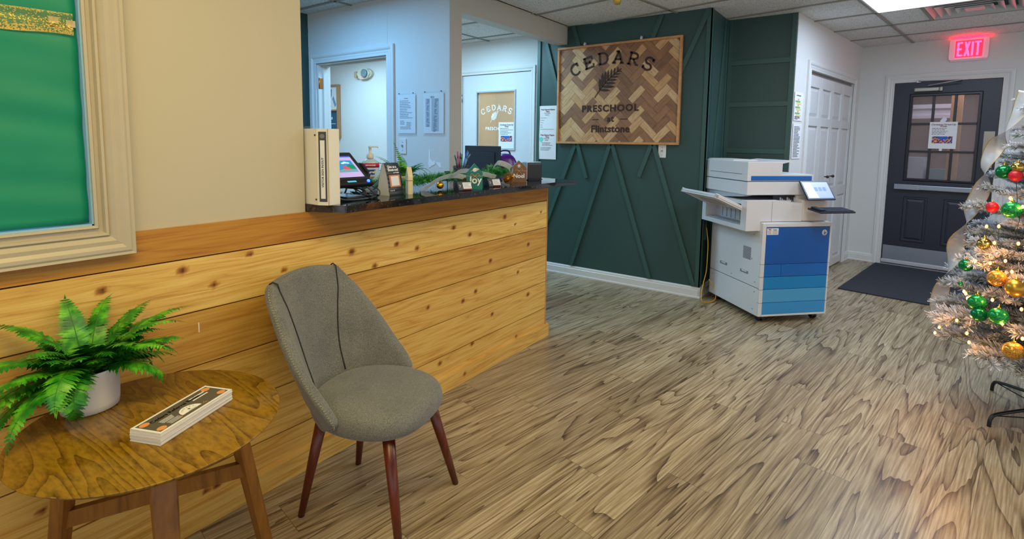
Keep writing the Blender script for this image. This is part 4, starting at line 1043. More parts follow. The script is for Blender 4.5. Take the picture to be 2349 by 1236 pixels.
for k in range(5):
    rr = random.Random(k + 40)
    mb.tube(spline([(-.10 + .03 * k, .07, -.02), (-.06 + rr.uniform(-.05, .05), -.01, bz + .02 + rr.uniform(0, .02)), (-.0 + rr.uniform(-.06, .02), -.02, bz + .008), (.02 - .02 * k, .05, bz + .005), (-.05, .10, bz + .02)]), .0028)
mb.tube(spline([(-.01, .05, -.005), (.03, .01, -.03), (.018, -.012, bz + .006), (-.06, -.04, bz + .004)]), .0022)
mb.build('cables', BLACK, t)

# hand sanitiser
t = thing('sanitizer_bottle', 'clear pump bottle of hand sanitizer with a red and blue label behind the tablet', 'bottle', (1.705, 2.095, CT), radians(-35))
mb = MB(); mb.lathe([(.001, 0), (.040, 0), (.043, .006), (.044, .03), (.044, .125), (.040, .145), (.022, .158), (.014, .162), (.014, .168)], sy=.62); mb.build('bottle', M('sanitizer_gel', (196, 226, 240), .06, alpha=.78, var=0, spec=.7), t)
mb = MB(); mb.lathe([(.001, .162), (.016, .162), (.0175, .166), (.016, .184), (.007, .188), (.006, .214), (.008, .215), (.008, .224), (.001, .225)]); mb.tube([(0, 0, .220), (.035, 0, .2205), (.040, 0, .216)], .0028); mb.build('pump', M('pump_cream', (214, 212, 204), .35), t)
def curved(rx, ry, a0, a1, z0, z1, f=1.02): 
    mb = MB(); P = []
    n = 10
    for k in range(n + 1):
        q = radians(a0 + (a1 - a0) * k / n); P.append((rx * f * cos(q), ry * f * sin(q)))
    for k in range(n): mb.face([(P[k][0], P[k][1], z0), (P[k + 1][0], P[k + 1][1], z0), (P[k + 1][0], P[k + 1][1], z1), (P[k][0], P[k][1], z1)], 0, True)
    return mb
o = curved(.044, .0275, 195, 345, .118, .140).build('red_label', M('label_crimson', (196, 24, 78), .4), t); solidify(o, .0004)
mb = MB(); mb.prism([(-.020, .084), (.018, .084), (.024, .108), (-.014, .108)], -.0305, -.0285, 'y'); mb.build('logo_patch', M('logo_navy', (34, 50, 140), .4), t)
mb = MB(); mb.text('Purell', .002, .096, .019, -.0312, .0004, offset=.0005); mb.text('ADVANCED', 0, .129, .009, -.0297, .0004, offset=.0003); mb.build('logo_text', WHITEI, t)
mb = MB(); mb.box(-.018, .016, -.0296, -.0288, .068, .073); mb.box(-.016, .022, -.0296, -.0288, .055, .058); mb.build('small_print', M('label_red_text', (196, 50, 90), .5), t)

# review card box ("Give us a Shout-out!")
ang = radians(9)
t = thing('review_stand', 'dark grey arched paper stand printed Give us a Shout-out!, blank square in an orange frame', 'stand', (1.610, 1.845, CT), ang)
W_, D_, H_ = .100, .100, .148
side = [(0, 0)] + [(.004 + .030 * (k / 8) ** 1.9, H_ * k / 8) for k in range(1, 9)] + [(.040 + .032 * (1 - (k / 8) ** 1.9) * 1.0, H_ * k / 8) for k in range(8, 0, -1)] + [(.074, 0)]
front = [(0, 0)] + [(.004 + .030 * (k / 8) ** 1.9, H_ * k / 8) for k in range(1, 9)]
mb = MB()
mb.prism(side, .001, W_ - .001, 'x'); mb.build('side_flap', M('pearl_side', (206, 206, 206), .35, var=.10, vscale=9), t)
mb = MB()
for x_off, sgn in ((0, 1), (.074, -1)):
    P = front if sgn == 1 else [(.074 - p[0] * 1.0, p[1]) for p in front]
    for a, b_ in zip(P, P[1:]):
        mb.face([(0, a[0] - .001 * sgn, a[1]), (W_, a[0] - .001 * sgn, a[1]), (W_, b_[0] - .001 * sgn, b_[1]), (0, b_[0] - .001 * sgn, b_[1])], 0, True)
mb.box(0, W_, .033, .041, H_ - .0005, H_ + .001)
solidify(mb.build('printed_front', M('slate_card', (56, 66, 76), .5), t), .0008)
def onf(q):   # wrap x-z art on the front curve
    z = min(max(q.z, 0), H_); k = z / H_; y = .004 + .030 * k ** 1.9 if z > H_ / 8 else .004 * z / (H_ / 8) + .030 * k ** 1.9
    return Vector((q.x, y - .0024 + q.y, q.z))
mb = MB(); mb.text('Give us a', .046, .131, .017, 0, .0003, offset=.0005, f=onf); mb.text('Shout-out!', .050, .117, .017, 0, .0003, offset=.0005, f=onf); mb.text('on Google', .068, .104, .009, 0, .0002, offset=.0002, f=onf)
mb.text('SCAN ME', .024, .022, .008, 0, .0002, f=onf); mb.build('white_text', WHITEI, t)
def patch(x0, x1, z0, z1, yy, mi=0):
    n = 8
    for k in range(n):
        a = z0 + (z1 - z0) * k / n; b_ = z0 + (z1 - z0) * (k + 1) / n
        mb.face([onf(Vector((x0, yy, a))), onf(Vector((x1, yy, a))), onf(Vector((x1, yy, b_))), onf(Vector((x0, yy, b_)))], mi)
mb = MB(); patch(.012, .088, .038, .094, -.0002); mb.build('orange_frame', M('terracotta_print', (206, 128, 88), .6), t)
mb = MB(); patch(.022, .078, .044, .088, -.0007); mb.build('white_square', PAPER, t)

# small wooden house blocks
def house(name, label, loc, rz, w, h, d, col, front=None, rr_=0):
    t = thing(name, label, 'ornament', loc, rz)
    mb = MB(); mb.prism([(-w / 2, 0), (w / 2, 0), (w / 2, h * .66), (0, h), (-w / 2, h * .66)], -d / 2, d / 2, 'y'); mb.build('block', col, t)
    mb = MB(); hz = h * .52
    mb.tube([(-w / 2 - .002, -d / 2 - .002, hz), (w / 2 + .002, -d / 2 - .002, hz), (w / 2 + .002, d / 2 + .002, hz), (-w / 2 - .002, d / 2 + .002, hz), (-w / 2 - .002, -d / 2 - .002, hz)], .0014)
    if front != 'plain':
        mb.tube(spline([(0, -d / 2 - .004, hz), (-.018, -d / 2 - .007, hz + .012), (-.022, -d / 2 - .005, hz + .002), (0, -d / 2 - .005, hz)]), .0013); mb.tube(spline([(0, -d / 2 - .004, hz), (.016, -d / 2 - .007, hz + .014), (.022, -d / 2 - .005, hz + .003), (0, -d / 2 - .005, hz)]), .0013)
        mb.tube(spline([(0, -d / 2 - .004, hz), (-.014, -d / 2 - .006, hz - .016), (-.02, -d / 2 - .005, hz - .03)]), .0013); mb.tube(spline([(0, -d / 2 - .004, hz), (.014, -d / 2 - .006, hz - .016), (.02, -d / 2 - .005, hz - .034)]), .0013)
    mb.build('twine_bow', TWINE, t)
    if front and front != 'plain':
        mb = MB(); mb.text(front, .004 if front == 'Joy' else 0, h * (.36 if front == 'Joy' else .29), h * .38 if front == 'Joy' else h * .27, -d / 2 - .001, .001, offset=.0009); mb.build('word', WHITEI, t)
        mb = MB()
        if front == 'Joy':
            sprig(mb, -w * .26, h * .70, w * .55, radians(14), -d / 2 - .0015, -d / 2, jag=False)
        else:
            for k in range(6): q = k * pi / 3; mb.stroke([(0, h * .76), (.013 * cos(q), h * .76 + .013 * sin(q))], .003, -d / 2 - .0015, -d / 2)
            mb.prism([(.017 * cos(q), h * .76 + .017 * sin(q)) for q in [2 * pi * k / 12 for k in range(12)]], -d / 2 - .0008, -d / 2, 'y') if False else None
        mb.build('motif', WHITEI, t)
    return t
TEALB = M('teal_painted_wood', (16, 112, 100), .5, var=.1); BRB = M('stained_block', (122, 88, 64), .6, var=.2, vscale=30); PALE = M('pale_raw_wood', (222, 206, 164), .6)
house('wooden_house', 'small pale wooden house block seen edge-on in front of the counter fern', (1.745, 1.860, CT), radians(56), .080, .128, .022, PALE, 'plain')
mb = MB(); mb.box(-.05, .04, -.012, .012, 0, .008, bev=.002); mb.box(-.03, .04, -.010, .010, .008, .016, bev=.002); setp(mb.build('stepped_block', M('reddish_wood', (190, 120, 80), .5), None, (1.690, 1.905, CT), radians(35)), 'short stepped wooden strip lying behind the pale wooden house block', 'ornament')
house('wooden_house', 'small teal wooden house block painted Joy with a twine bow', (2.120, 1.765, CT), radians(-40), .084, .138, .020, TEALB, 'Joy')
house('wooden_house', 'small brown wooden house block painted Noel with a snowflake and twine bow', (2.690, 1.880, CT), radians(-40), .100, .135, .020, BRB, 'Noel')
# card pyramids
for (x, y, lb) in ((2.048, 1.776, 'folded business card easel left of the teal Joy block'), (2.330, 1.800, 'folded business card easel right of the teal Joy block')):
    t = thing('card_holder', lb, 'card holder', (x, y, CT), radians(-22), 'business card easels along the counter front')
    mb = MB(); mb.prism([(-.022, 0), (.036, 0), (.006, .046), (.003, .046), (-.018, .0)], -.040, .040, 'x', f=lambda q: Vector((q.x, q.y, q.z))); mb.build('easel', M('black_card', (34, 34, 36), .5), t)
    s = Matrix.Translation(Vector((0, -.0205, 0))) @ Matrix.Rotation(-radians(29), 4, 'X')
    mb = MB(); mb.box(-.038, .038, -.0022, -.0008, .004, .045); mb.tf(s); mb.build('card_dark', DARKG, t)
    mb = MB(); mb.box(-.010, .038, -.0030, -.0022, .010, .045); mb.tf(s); mb.build('card_white', PAPER, t)
    mb = MB(); mb.box(-.010, .038, -.0032, -.0021, .003, .0095); mb.tf(s); mb.build('red_band', M('dark_red_band', (116, 26, 36), .5), t)
    mb = MB()
    for k in range(4): mb.box(-.004, .034 - .006 * (k % 3), -.0034, -.0029, .018 + k * .007, .0195 + k * .007)
    mb.tf(s); mb.build('card_print', INKG, t)
    mb = MB(); mb.stroke([(-.032, .032), (-.024, .030), (-.029, .018)], .002, -.0028, -.0020); mb.tf(s); mb.build('card_mark', WHITEI, t)
# tissue-box sized black box with white rim
t = thing('speaker_box', 'small upright black box with a pale rounded rim at the far end of the counter', 'speaker', (2.935, 1.945, CT), radians(-12))
mb = MB(); mb.box(-.068, .068, -.036, .036, .002, .114, bev=.012); mb.build('housing', M('black_housing', (40, 40, 42), .45), t)
mb = MB(); mb.box(-.060, .069, -.020, .020, .1145, .1185, bev=.003); mb.box(-.072, -.066, -.030, .030, .004, .116, bev=.002); mb.build('rim', M('silver_rim', (190, 196, 202), .25, metal=.3), t)
mb = MB(); mb.box(-.060, .074, -.032, .032, .0, .004); mb.build('foot', BLACK, t)
# pencil cup and pens
t = thing('pencil_cup', 'black lattice pencil cup beside the monitor', 'cup', (2.420, 2.118, CT), radians(-35))
mb = MB(); c_ = .043; h_ = .098
for k in range(9):
    z = k * h_ / 8
    mb.box(-c_, c_, -c_, -c_ + .003, z - .0025 + .0025, z + .0025); mb.box(-c_, c_, c_ - .003, c_, z, z + .003); mb.box(-c_, -c_ + .003, -c_, c_, z, z + .003); mb.box(c_ - .003, c_, -c_, c_, z, z + .003)
for k in range(8):
    z = k * h_ / 8 + .002
    for j in range(6):
        x = -c_ + (j + .5 * (k % 2)) * .0145
        if x + .006 > c_: continue
        mb.prism([(x, z), (x + .004, z), (x + .008, z + .011), (x + .005, z + .011)], -c_, -c_ + .002, 'y'); mb.prism([(x, z), (x + .004, z), (x + .008, z + .011), (x + .005, z + .011)], -c_, -c_ + .002, 'x')
mb.build('lattice', M('black_mesh', (36, 38, 42), .4), t)
mb = MB(); q = c_ - .006; mb.box(-q, q, -q, q, .001, h_ - .012, bev=.002); mb.build('liner', M('cup_liner', (110, 118, 122), .5), t)
pens = [('magenta and white pen leaning left in the pencil cup', (186, 40, 110), -.024, -.030, .052), ('thin dark teal pen leaning furthest left in the pencil cup', (40, 96, 110), -.030, -.045, .030), ('dark red capped pen standing in the pencil cup', (120, 36, 60), -.014, -.008, .045), ('green marker in the middle of the pencil cup', (20, 130, 80), -.002, .002, .036), ('bright blue pen leaning right in the pencil cup', (30, 120, 210), .012, .040, .058), ('pale blue pen leaning right behind the bright blue pen', (120, 170, 214), .018, .046, .050), ('grey pencil leaning far right in the pencil cup', (140, 140, 146), .022, .060, .038)]
for k, (lb, c, x0, x1, dz) in enumerate(pens):
    t2 = thing('pen', lb, 'pen', (2.420, 2.118, CT + .0885), radians(-35), 'pens in the pencil cup')
    y0 = -.02 + .007 * k
    mb = MB(); mb.tube([(x0, y0, 0), ((x0 + x1) / 2, y0, .035 + dz / 2)], .0042, 8); mb.tube([((x0 + x1) / 2, y0, .035 + dz / 2), (x1, y0, .045 + dz)], [.0048, .0038], 8); mb.build('barrel', M('pen_col_%d' % k, c, .35), t2)
    mb = MB(); mb.ball((x1, y0, .046 + dz), .004, 8); mb.build('cap', M('pen_cap_grey', (90, 90, 100), .4), t2)
# garland with ribbon, cones, bell
PINE = leafmat('garland_needle', (20, 96, 40), (50, 150, 62), (150, 210, 140), .5)
gar = thing('pine_garland', 'green pine garland laid along the back of the granite counter', 'garland', (0, 0, CT))
path = spline([(1.56, 2.06, .03), (1.70, 2.00, .03), (1.86, 2.0, .03), (2.02, 2.02, .035), (2.18, 2.02, .035), (2.34, 2.0, .035), (2.48, 1.97, .04), (2.60, 2.00, .045), (2.74, 2.02, .04), (2.86, 2.05, .03)], 12)
mb = MB(); mb.tube(path, .004, 6); mb.build('wire', M('garland_wire', (70, 60, 40), .7), gar)
def needles(mb, p, d, n, ln, w, rr, spread=1.0, mi=0, zmin=None):
    for k in range(n):
        v = Vector((rr.gauss(0, 1), rr.gauss(0, 1), rr.gauss(0, 1))); v -= d * v.dot(d) * .9
        if v.length < .1: continue
        v = (v.normalized() * spread + d * rr.uniform(.2, .9)).normalized(); l = ln * rr.uniform(.7, 1.15)
        a = p + d * rr.uniform(-.5, .5) * .01; b_ = a + v * l
        if zmin is not None and b_.z < zmin: b_.z = zmin + rr.uniform(0, .003)
        s_ = v.cross(Vector((rr.uniform(-1, 1), rr.uniform(-1, 1), rr.uniform(-1, 1)))); 
        if s_.length < .05: continue
        s_ = s_.normalized() * w
        mb.face([a - s_, a + s_, b_ + s_ * .3, b_ - s_ * .3], mi)
rr = random.Random(5)
for seg in range(9):
    mb = MB(); i0 = seg * 12
    for i in range(i0, min(i0 + 12, len(path) - 1)):
        p = path[i]; d = (path[i + 1] - p).normalized()
        for q in range(3):
            br = Vector((rr.uniform(-1, 1), rr.uniform(-1.0, .75), rr.uniform(-.05, 1.0))).normalized(); L_ = rr.uniform(.022, .055) * (1.5 if (seg in (6, 7) and br.z > .5) else 1)
            n = 5
            for s_ in range(n):
                pp = p + br * L_ * s_ / n; pp.z = max(pp.z, .005); needles(mb, pp, br, 8, .028, .0011, rr, .8, 0, .0015)
    mb.build('sprig', PINE, gar, clean=False)
RIB = M('sheer_silver_ribbon', (226, 230, 224), .25, alpha=.66, var=.3, vscale=90)
def ribbon(name, label, pts, w, mat, loc=(0, 0, 0), wd=None, cat='ribbon', parent=None, twist=None, n=8):
    P = spline(pts, n); mb = MB(); G = []
    for i, p in enumerate(P):
        d = (P[min(i + 1, len(P) - 1)] - P[max(0, i - 1)]).normalized(); t_ = i / (len(P) - 1)
        s_ = Vector(wd(t_)) if wd else Vector((0, 0, 1)); s_ = (s_ - d * s_.dot(d)).normalized() * w / 2
        G.append([mb.bm.verts.new(p - s_), mb.bm.verts.new(p - s_ * .9), mb.bm.verts.new(p), mb.bm.verts.new(p + s_ * .9), mb.bm.verts.new(p + s_)])
    for a, b_ in zip(G, G[1:]):
        for k in range(4): q = mb.bm.faces.new([a[k], b[k] if False else b_[k], b_[k + 1], a[k + 1]]); q.smooth = True; q.material_index = 1 if k in (0, 3) and isinstance(mat, list) else 0
    o = mb.build(name, mat, parent, loc, clean=False); solidify(o, .0006)
    if label: setp(o, label, cat)
    return o
ribbon('ribbon', 'sheer silvery ribbon looping over the garland left of the gold bell', [(1.855, 1.895, .004), (1.92, 1.905, .022), (2.00, 1.925, .045), (2.10, 1.94, .060), (2.20, 1.95, .058), (2.27, 1.92, .040)], .030, RIB, (0, 0, CT), lambda t_: (0, -.5, 1))
ribbon('ribbon', 'sheer silvery ribbon loop on the garland behind the teal Joy block', [(2.13, 1.93, .065), (2.21, 1.94, .085), (2.32, 1.95, .078), (2.42, 1.93, .058), (2.48, 1.90, .040)], .030, RIB, (0, 0, CT), lambda t_: (0, -.6, 1))
ribbon('ribbon', 'curled sheer ribbon bow on the garland left of the brown Noel block', [(2.60, 1.885, .004), (2.50, 1.865, .018), (2.56, 1.86, .035), (2.63, 1.89, .055), (2.66, 1.93, .095), (2.60, 1.97, .12), (2.54, 1.96, .10)], .036, RIB, (0, 0, CT), lambda t_: (0, -.6, 1))
ribbon('ribbon', 'pale sheer ribbon end on the garland between tablet and review stand', [(1.56, 1.965, .01), (1.60, 1.955, .03), (1.64, 1.965, .05), (1.68, 1.98, .06), (1.70, 2.02, .05)], .030, RIB, (0, 0, CT), lambda t_: (0, -.6, 1))
mb = MB(); mb.ball((0, 0, .022), .019, 16); mb.box(-.004, .004, -.004, .004, .038, .046); setp(mb.build('jingle_bell', M('gold_bell', (240, 178, 20), .18, metal=1.0), None, (1.985, 1.885, CT + .001)), 'small shiny gold bell ball lying on the granite before the garland', 'ornament')
def cone(label, loc, s=1.0, mat=None, rot=(radians(70), 0, .4)):
    mb = MB()
    for k in range(9):
        z = k * .0065; r = .022 * sin(pi * (k + 1.3) / 11) + .004; n = 9
        for j in range(n):
            a = 2 * pi * (j + .5 * (k % 2)) / n
            c = Vector((r * cos(a), r * sin(a), z)); d = Vector((cos(a), sin(a), .5)); tt = Vector((-sin(a), cos(a), 0)) * .0075
            mb.face([c * .4 + Vector((0, 0, z * .6)) - tt * .5, c * .4 + Vector((0, 0, z * .6)) + tt * .5, c + tt + d * .003, c + d * .007, c - tt + d * .003])
    mb.lathe([(.001, 0), (.012, .005), (.014, .03), (.004, .055), (.001, .056)], seg=8)
    mb.tf(Matrix.Scale(s, 4)); o = mb.build('pine_cone', mat, None, loc, rot=rot, clean=False); setp(o, label, 'pine cone'); return o
cone('glittery gold pine cone in front of the garland left of the Noel block', (2.475, 1.835, CT + .020), 1.15, M('gold_cone', (206, 140, 34), .3, metal=.6), (radians(60), 0, .5))
cone('dull gold pine cone under the ribbon left of the first card easel', (2.215, 1.93, CT + .018), .85, M('dull_gold_cone', (150, 116, 50), .4, metal=.5), (radians(75), 0, 1.2))
cone('natural brown pine cone high on the garland near the purple bag', (2.655, 1.985, CT + .085), .75, M('brown_cone', (156, 120, 84), .6), (radians(15), 0, 0))
mb = MB(); mb.box(-.018, .018, -.004, .004, .05, .075, bev=.002); mb.box(-.002, .002, -.002, .002, 0, .052); setp(mb.build('tag_card', M('dark_tag', (40, 64, 60), .5), None, (2.285, 2.11, CT), radians(-30)), 'tiny dark card tag poking out of the garland left of the pencil cup', 'card')

# ferns
def frond(rr, az, el, L, droop, wmax=.045, npair=15, base=(0, 0, 0), serr=5, curl=0):
    mb = MB(); P = []; p = Vector(base); e_ = el; n = 18
    for i in range(n + 1):
        P.append(p.copy()); d = Vector((cos(e_) * cos(az + curl * i / n), cos(e_) * sin(az + curl * i / n), sin(e_))); p = p + d * (L / n); e_ -= droop / n * (1 + .8 * i / n)
    mb.tube(P, [.0016 * (1 - .75 * i / n) for i in range(n + 1)], 4, 1)
    def at(t_):
        f_ = t_ * n; i = min(int(f_), n - 1); return P[i].lerp(P[i + 1], f_ - i), (P[i + 1] - P[i]).normalized()
    for k in range(npair):
        t_ = .14 + .84 * k / npair; c, d = at(t_)
        up = Vector((0, 0, 1)); side = d.cross(up)
        if side.length < .1: side = Vector((1, 0, 0))
        side.normalize(); up2 = side.cross(d).normalized()
        prof = min(1, (t_ - .05) * 4.5) * (1 - t_) ** .62 + .05; ll = wmax * prof * rr.uniform(.88, 1.1); ww = min(ll * .17, L / npair * .48)
        for s_ in (1, -1):
            dd = (side * s_ + d * .42 + up2 * rr.uniform(-.22, .10)).normalized(); nn = d * .9 + side * (-s_) * .2; nn = (nn - dd * nn.dot(dd)).normalized(); tip = Vector((0, 0, -.18 * ll))
            A_, B_ = [], []
            for q in range(serr + 1):
                f_ = q / serr; wv = ww * (.75 + .35 * sin(pi * f_)) * (1 - f_ ** 2.2) + .0002
                cc = c + dd * ll * f_ + tip * f_ * f_
                A_.append(cc + nn * wv + dd * (.0)); B_.append(cc - nn * wv)
            va = [mb.bm.verts.new(v) for v in A_]; vb = [mb.bm.verts.new(v) for v in B_]
            for q in range(serr):
                f_ = mb.bm.faces.new([va[q], va[q + 1], vb[q + 1], vb[q]]); f_.smooth = False
                if q < serr - 1:   # teeth
                    for (V0, V1, sg) in ((A_[q], A_[q + 1], 1), (B_[q], B_[q + 1], -1)):
                        m_ = V0.lerp(V1, .75) + nn * sg * ww * .32; mb.face([V0, V1, m_], 0)
    # terminal leaflet
    c, d = at(.97); side = d.cross(Vector((0, 0, 1))).normalized(); mb.face([c - side * .003, c + side * .003, c + d * L * .10])
    return mb
def fern(name, label, loc, n, L, potf, scale=1, seed=1, wmax=.05, h=.1, serr=5, ymax=None, specs=None, npair=15):
    t = thing(name, label, 'plant', loc); potf(t); rr = random.Random(seed)
    for k in range(n):
        if specs and k < len(specs): az, el, l, dr_ = specs[k]
        else:
            az = rr.uniform(0, 2 * pi); el = radians(rr.choice([25, 45, 60, 75])) + rr.uniform(-.15, .15); l = L * rr.uniform(.6, 1.0); dr_ = rr.uniform(.6, 1.9)
            if ymax and sin(az) > .3: l *= .62; el = max(el, radians(62)); dr_ = min(dr_, .9)
        if k >= len(specs or ()) and specs and sin(az) < -.35: el = max(el, radians(68)); dr_ = min(dr_, 1.0); l *= .85
        mb = frond(rr, az, el, l, dr_, wmax * rr.uniform(.8, 1.1), npair, (.02 * cos(az), .02 * sin(az), h), serr, rr.uniform(-.35, .35))
        if ymax:
            for v in mb.bm.verts:
                if v.co.y > ymax: v.co.y = ymax - rr.uniform(0, .002)
        mb.build('frond', [FERN, M('fern_stem', (66, 110, 30), .5)], t, clean=False)
    return t
def pot1(t):
    mb = MB(); mb.lathe([(.001, 0), (.060, 0), (.064, .003), (.0665, .02), (.069, .085), (.0705, .09), (.0715, .108), (.0715, .112), (.066, .112), (.064, .10), (.001, .098)], seg=40, sx=1.0, sy=.95); mb.build('pot', M('white_ceramic', (226, 224, 222), .28, var=.01), t)
    mb = MB(); mb.lathe([(.001, .1005), (.062, .099)], seg=20, sy=.95); mb.build('soil', M('dark_moss', (40, 44, 20), .9, var=.4), t)
# camera sees the table from the low-y side; fronds chosen to follow the photo: (azimuth, elevation, length, droop)
r_ = radians
sp1 = [(r_(-20), r_(66), .25, 1.1), (r_(2), r_(52), .25, .7), (r_(-35), r_(56), .22, 1.4), (r_(25), r_(58), .24, .8), (r_(-12), r_(60), .27, .85), (r_(-30), r_(44), .23, .75), (r_(-5), r_(22), .21, .9), (r_(-48), r_(35), .20, 1.5), (r_(8), r_(60), .22, .9),
       (r_(190), r_(25), .29, 1.2), (r_(205), r_(42), .28, 1.3), (r_(218), r_(24), .27, 1.5), (r_(176), r_(48), .24, .9), (r_(200), r_(60), .24, 1.2), (r_(186), r_(8), .25, 1.0),
       (r_(244), r_(44), .225, 2.7), (r_(232), r_(56), .21, 2.0), (r_(290), r_(66), .19, .9), (r_(262), r_(70), .20, .9), (r_(312), r_(56), .21, 1.1), (r_(330), r_(55), .21, 1.3),
       (r_(100), r_(78), .22, .5), (r_(150), r_(70), .25, .9), (r_(60), r_(74), .23, .7), (r_(20), r_(66), .25, .9), (r_(210), r_(76), .18, 1.1), (r_(270), r_(76), .17, 1.3), (r_(320), r_(72), .17, 1.0), (r_(355), r_(40), .17, 1.7),
       (r_(255), r_(78), .17, .9), (r_(180), r_(64), .18, 1.2), (r_(225), r_(40), .18, 1.6), (r_(300), r_(74), .17, .8)]
fern('potted_fern', 'bushy green fern in a white pot on the round side table', (.440, 1.722, .6095), 84, .20, pot1, seed=4, wmax=.058, h=.098, ymax=.118, specs=sp1, npair=22)
def pot2(t):
    mb = MB(); mb.lathe([(.001, 0), (.040, 0), (.048, .055), (.052, .06), (.052, .066), (.046, .066), (.044, .058), (.001, .056)], seg=24); mb.build('pot', M('white_ceramic'), t)
sp2 = [(r_(80), r_(80), .20, .5), (r_(60), r_(66), .17, .4), (r_(-10), r_(50), .15, 1.3), (r_(-30), r_(62), .15, 1.6), (r_(150), r_(55), .18, .5), (r_(165), r_(42), .20, .4), (r_(170), r_(30), .19, .6), (r_(120), r_(60), .17, .6), (r_(0), r_(30), .13, 1.4), (r_(200), r_(60), .14, 1.2)]
fern('potted_fern', 'small spiky green fern in a pale pot on the counter behind the review stand', (1.925, 2.085, CT), 34, .15, pot2, seed=9, wmax=.030, h=.06, serr=3, specs=sp2, npair=13)

# ------------------------------------------------------------------ office desk, monitor, purple bag
t = thing('office_desk', 'office desk standing behind the reception counter', 'desk', (0, 0, 0))
mb = MB(); mb.box(3.02, 3.82, 2.50, 3.05, .72, .75, bev=.004); mb.build('desk_top', M('desk_laminate', (150, 140, 126), .4), t)
for (x, y) in ((3.05, 2.53), (3.79, 2.53), (3.05, 3.02), (3.79, 3.02)):
    mb = MB(); mb.box(x - .02, x + .02, y - .02, y + .02, .001, .72); mb.build('leg', BLACK, t)
t = thing('computer_monitor', 'black computer monitor seen from behind between the pencil cup and purple bag', 'monitor', (3.32, 2.680, .7505), radians(-2))
mb = MB(); mb.box(-.012, .012, -.185, .185, .235, .55, bev=.004); mb.box(-.022, -.010, -.14, .14, .26, .50, bev=.008); mb.build('panel_back', M('monitor_back', (38, 48, 66), .42, var=.1), t)
mb = MB(); mb.box(.0125, .0135, -.175, .175, .25, .54); mb.build('screen', M('dark_screen', (16, 18, 22), .2), t)
mb = MB(); mb.box(-.05, .0, -.025, .025, .01, .34, bev=.005); mb.build('neck', BLACK, t)
mb = MB(); mb.box(-.11, .09, -.12, .12, 0, .012, bev=.004); mb.build('foot', BLACK, t)
t = thing('purple_bag', 'shiny purple padded bag partly hidden behind the monitor', 'bag', (3.64, 2.69, .7505), radians(-40))
mb = MB(); R0 = []
for (z, w_, d_) in ((0, .14, .10), (.05, .16, .12), (.15, .165, .12), (.26, .15, .11), (.34, .125, .09), (.42, .10, .075), (.465, .075, .06), (.485, .03, .03)):
    R0.append([Vector((w_ * (abs(cos(a)) ** .7) * (1 if cos(a) > 0 else -1), d_ * (abs(sin(a)) ** .7) * (1 if sin(a) > 0 else -1), z)) for a in [2 * pi * k / 28 for k in range(28)]])
mb.rings(R0); subsurf(mb.build('body', M('purple_nylon', (84, 26, 130), .28, var=.3, vscale=14, bump=.5, bscale=22), t), 1)
mb = MB(); mb.tube(spline([(-.05, 0, .47), (-.03, 0, .505), (.03, 0, .505), (.05, 0, .47)]), .007); mb.build('handle', M('dark_purple_strap', (44, 14, 76), .5), t)

# ------------------------------------------------------------------ side table
TZ = .609
t = thing('side_table', 'round ash side table with splayed legs against the cedar cladding', 'table', (.517, 1.512, 0))
mb = MB(); mb.lathe([(.001, TZ - .020), (.268, TZ - .020), (.283, TZ - .014), (.2935, TZ - .005), (.296, TZ - .0015), (.2945, TZ), (.001, TZ + .0002)], seg=96, sx=1.0, sy=1.042)
mb.build('tabletop', TABLEW, t, rz=0)
def boardleg(a, b_, w0, w1, th, ang, nm, parent, mat, sg=0):
    a, b_ = Vector(a), Vector(b_); tx_ = Vector((-sin(ang), cos(ang), 0)); nx_ = Vector((cos(ang), sin(ang), 0)); mb = MB(); R0 = []
    for p, w_ in ((a, w0), (a.lerp(b_, .5), (w0 + w1) / 2), (b_, w1)):
        R0.append([p + tx_ * (w_ / 2) * x + nx_ * (th / 2) * y for x, y in ((-1, -.6), (-.85, -1), (.85, -1), (1, -.6), (1, .6), (.85, 1), (-.85, 1), (-1, .6))])
    mb.rings(R0, 0, False); return mb.build(nm, mat, parent)
for ang, r0, r1 in ((r_(129), .215, .30), (r_(254), .175, .290), (r_(6), .200, .310)):
    boardleg((r0 * cos(ang), r0 * sin(ang), TZ - .021), (r1 * cos(ang), r1 * sin(ang), .001), .060, .032, .034, ang, 'leg', t, LEGW)
pc = Vector((.245 * cos(r_(6)), .245 * sin(r_(6)), 0)); pa = Vector((.250 * cos(r_(129)), .250 * sin(r_(129)), 0)); d = (pa - pc).normalized(); n_ = Vector((-d.y, d.x, 0)) * .010
mb = MB(); mb.prism([(q.x, q.y) for q in (pc - n_, pa - n_, pa + n_, pc + n_)], .315, .360, 'z'); mb.build('stretcher', LEGW, t)
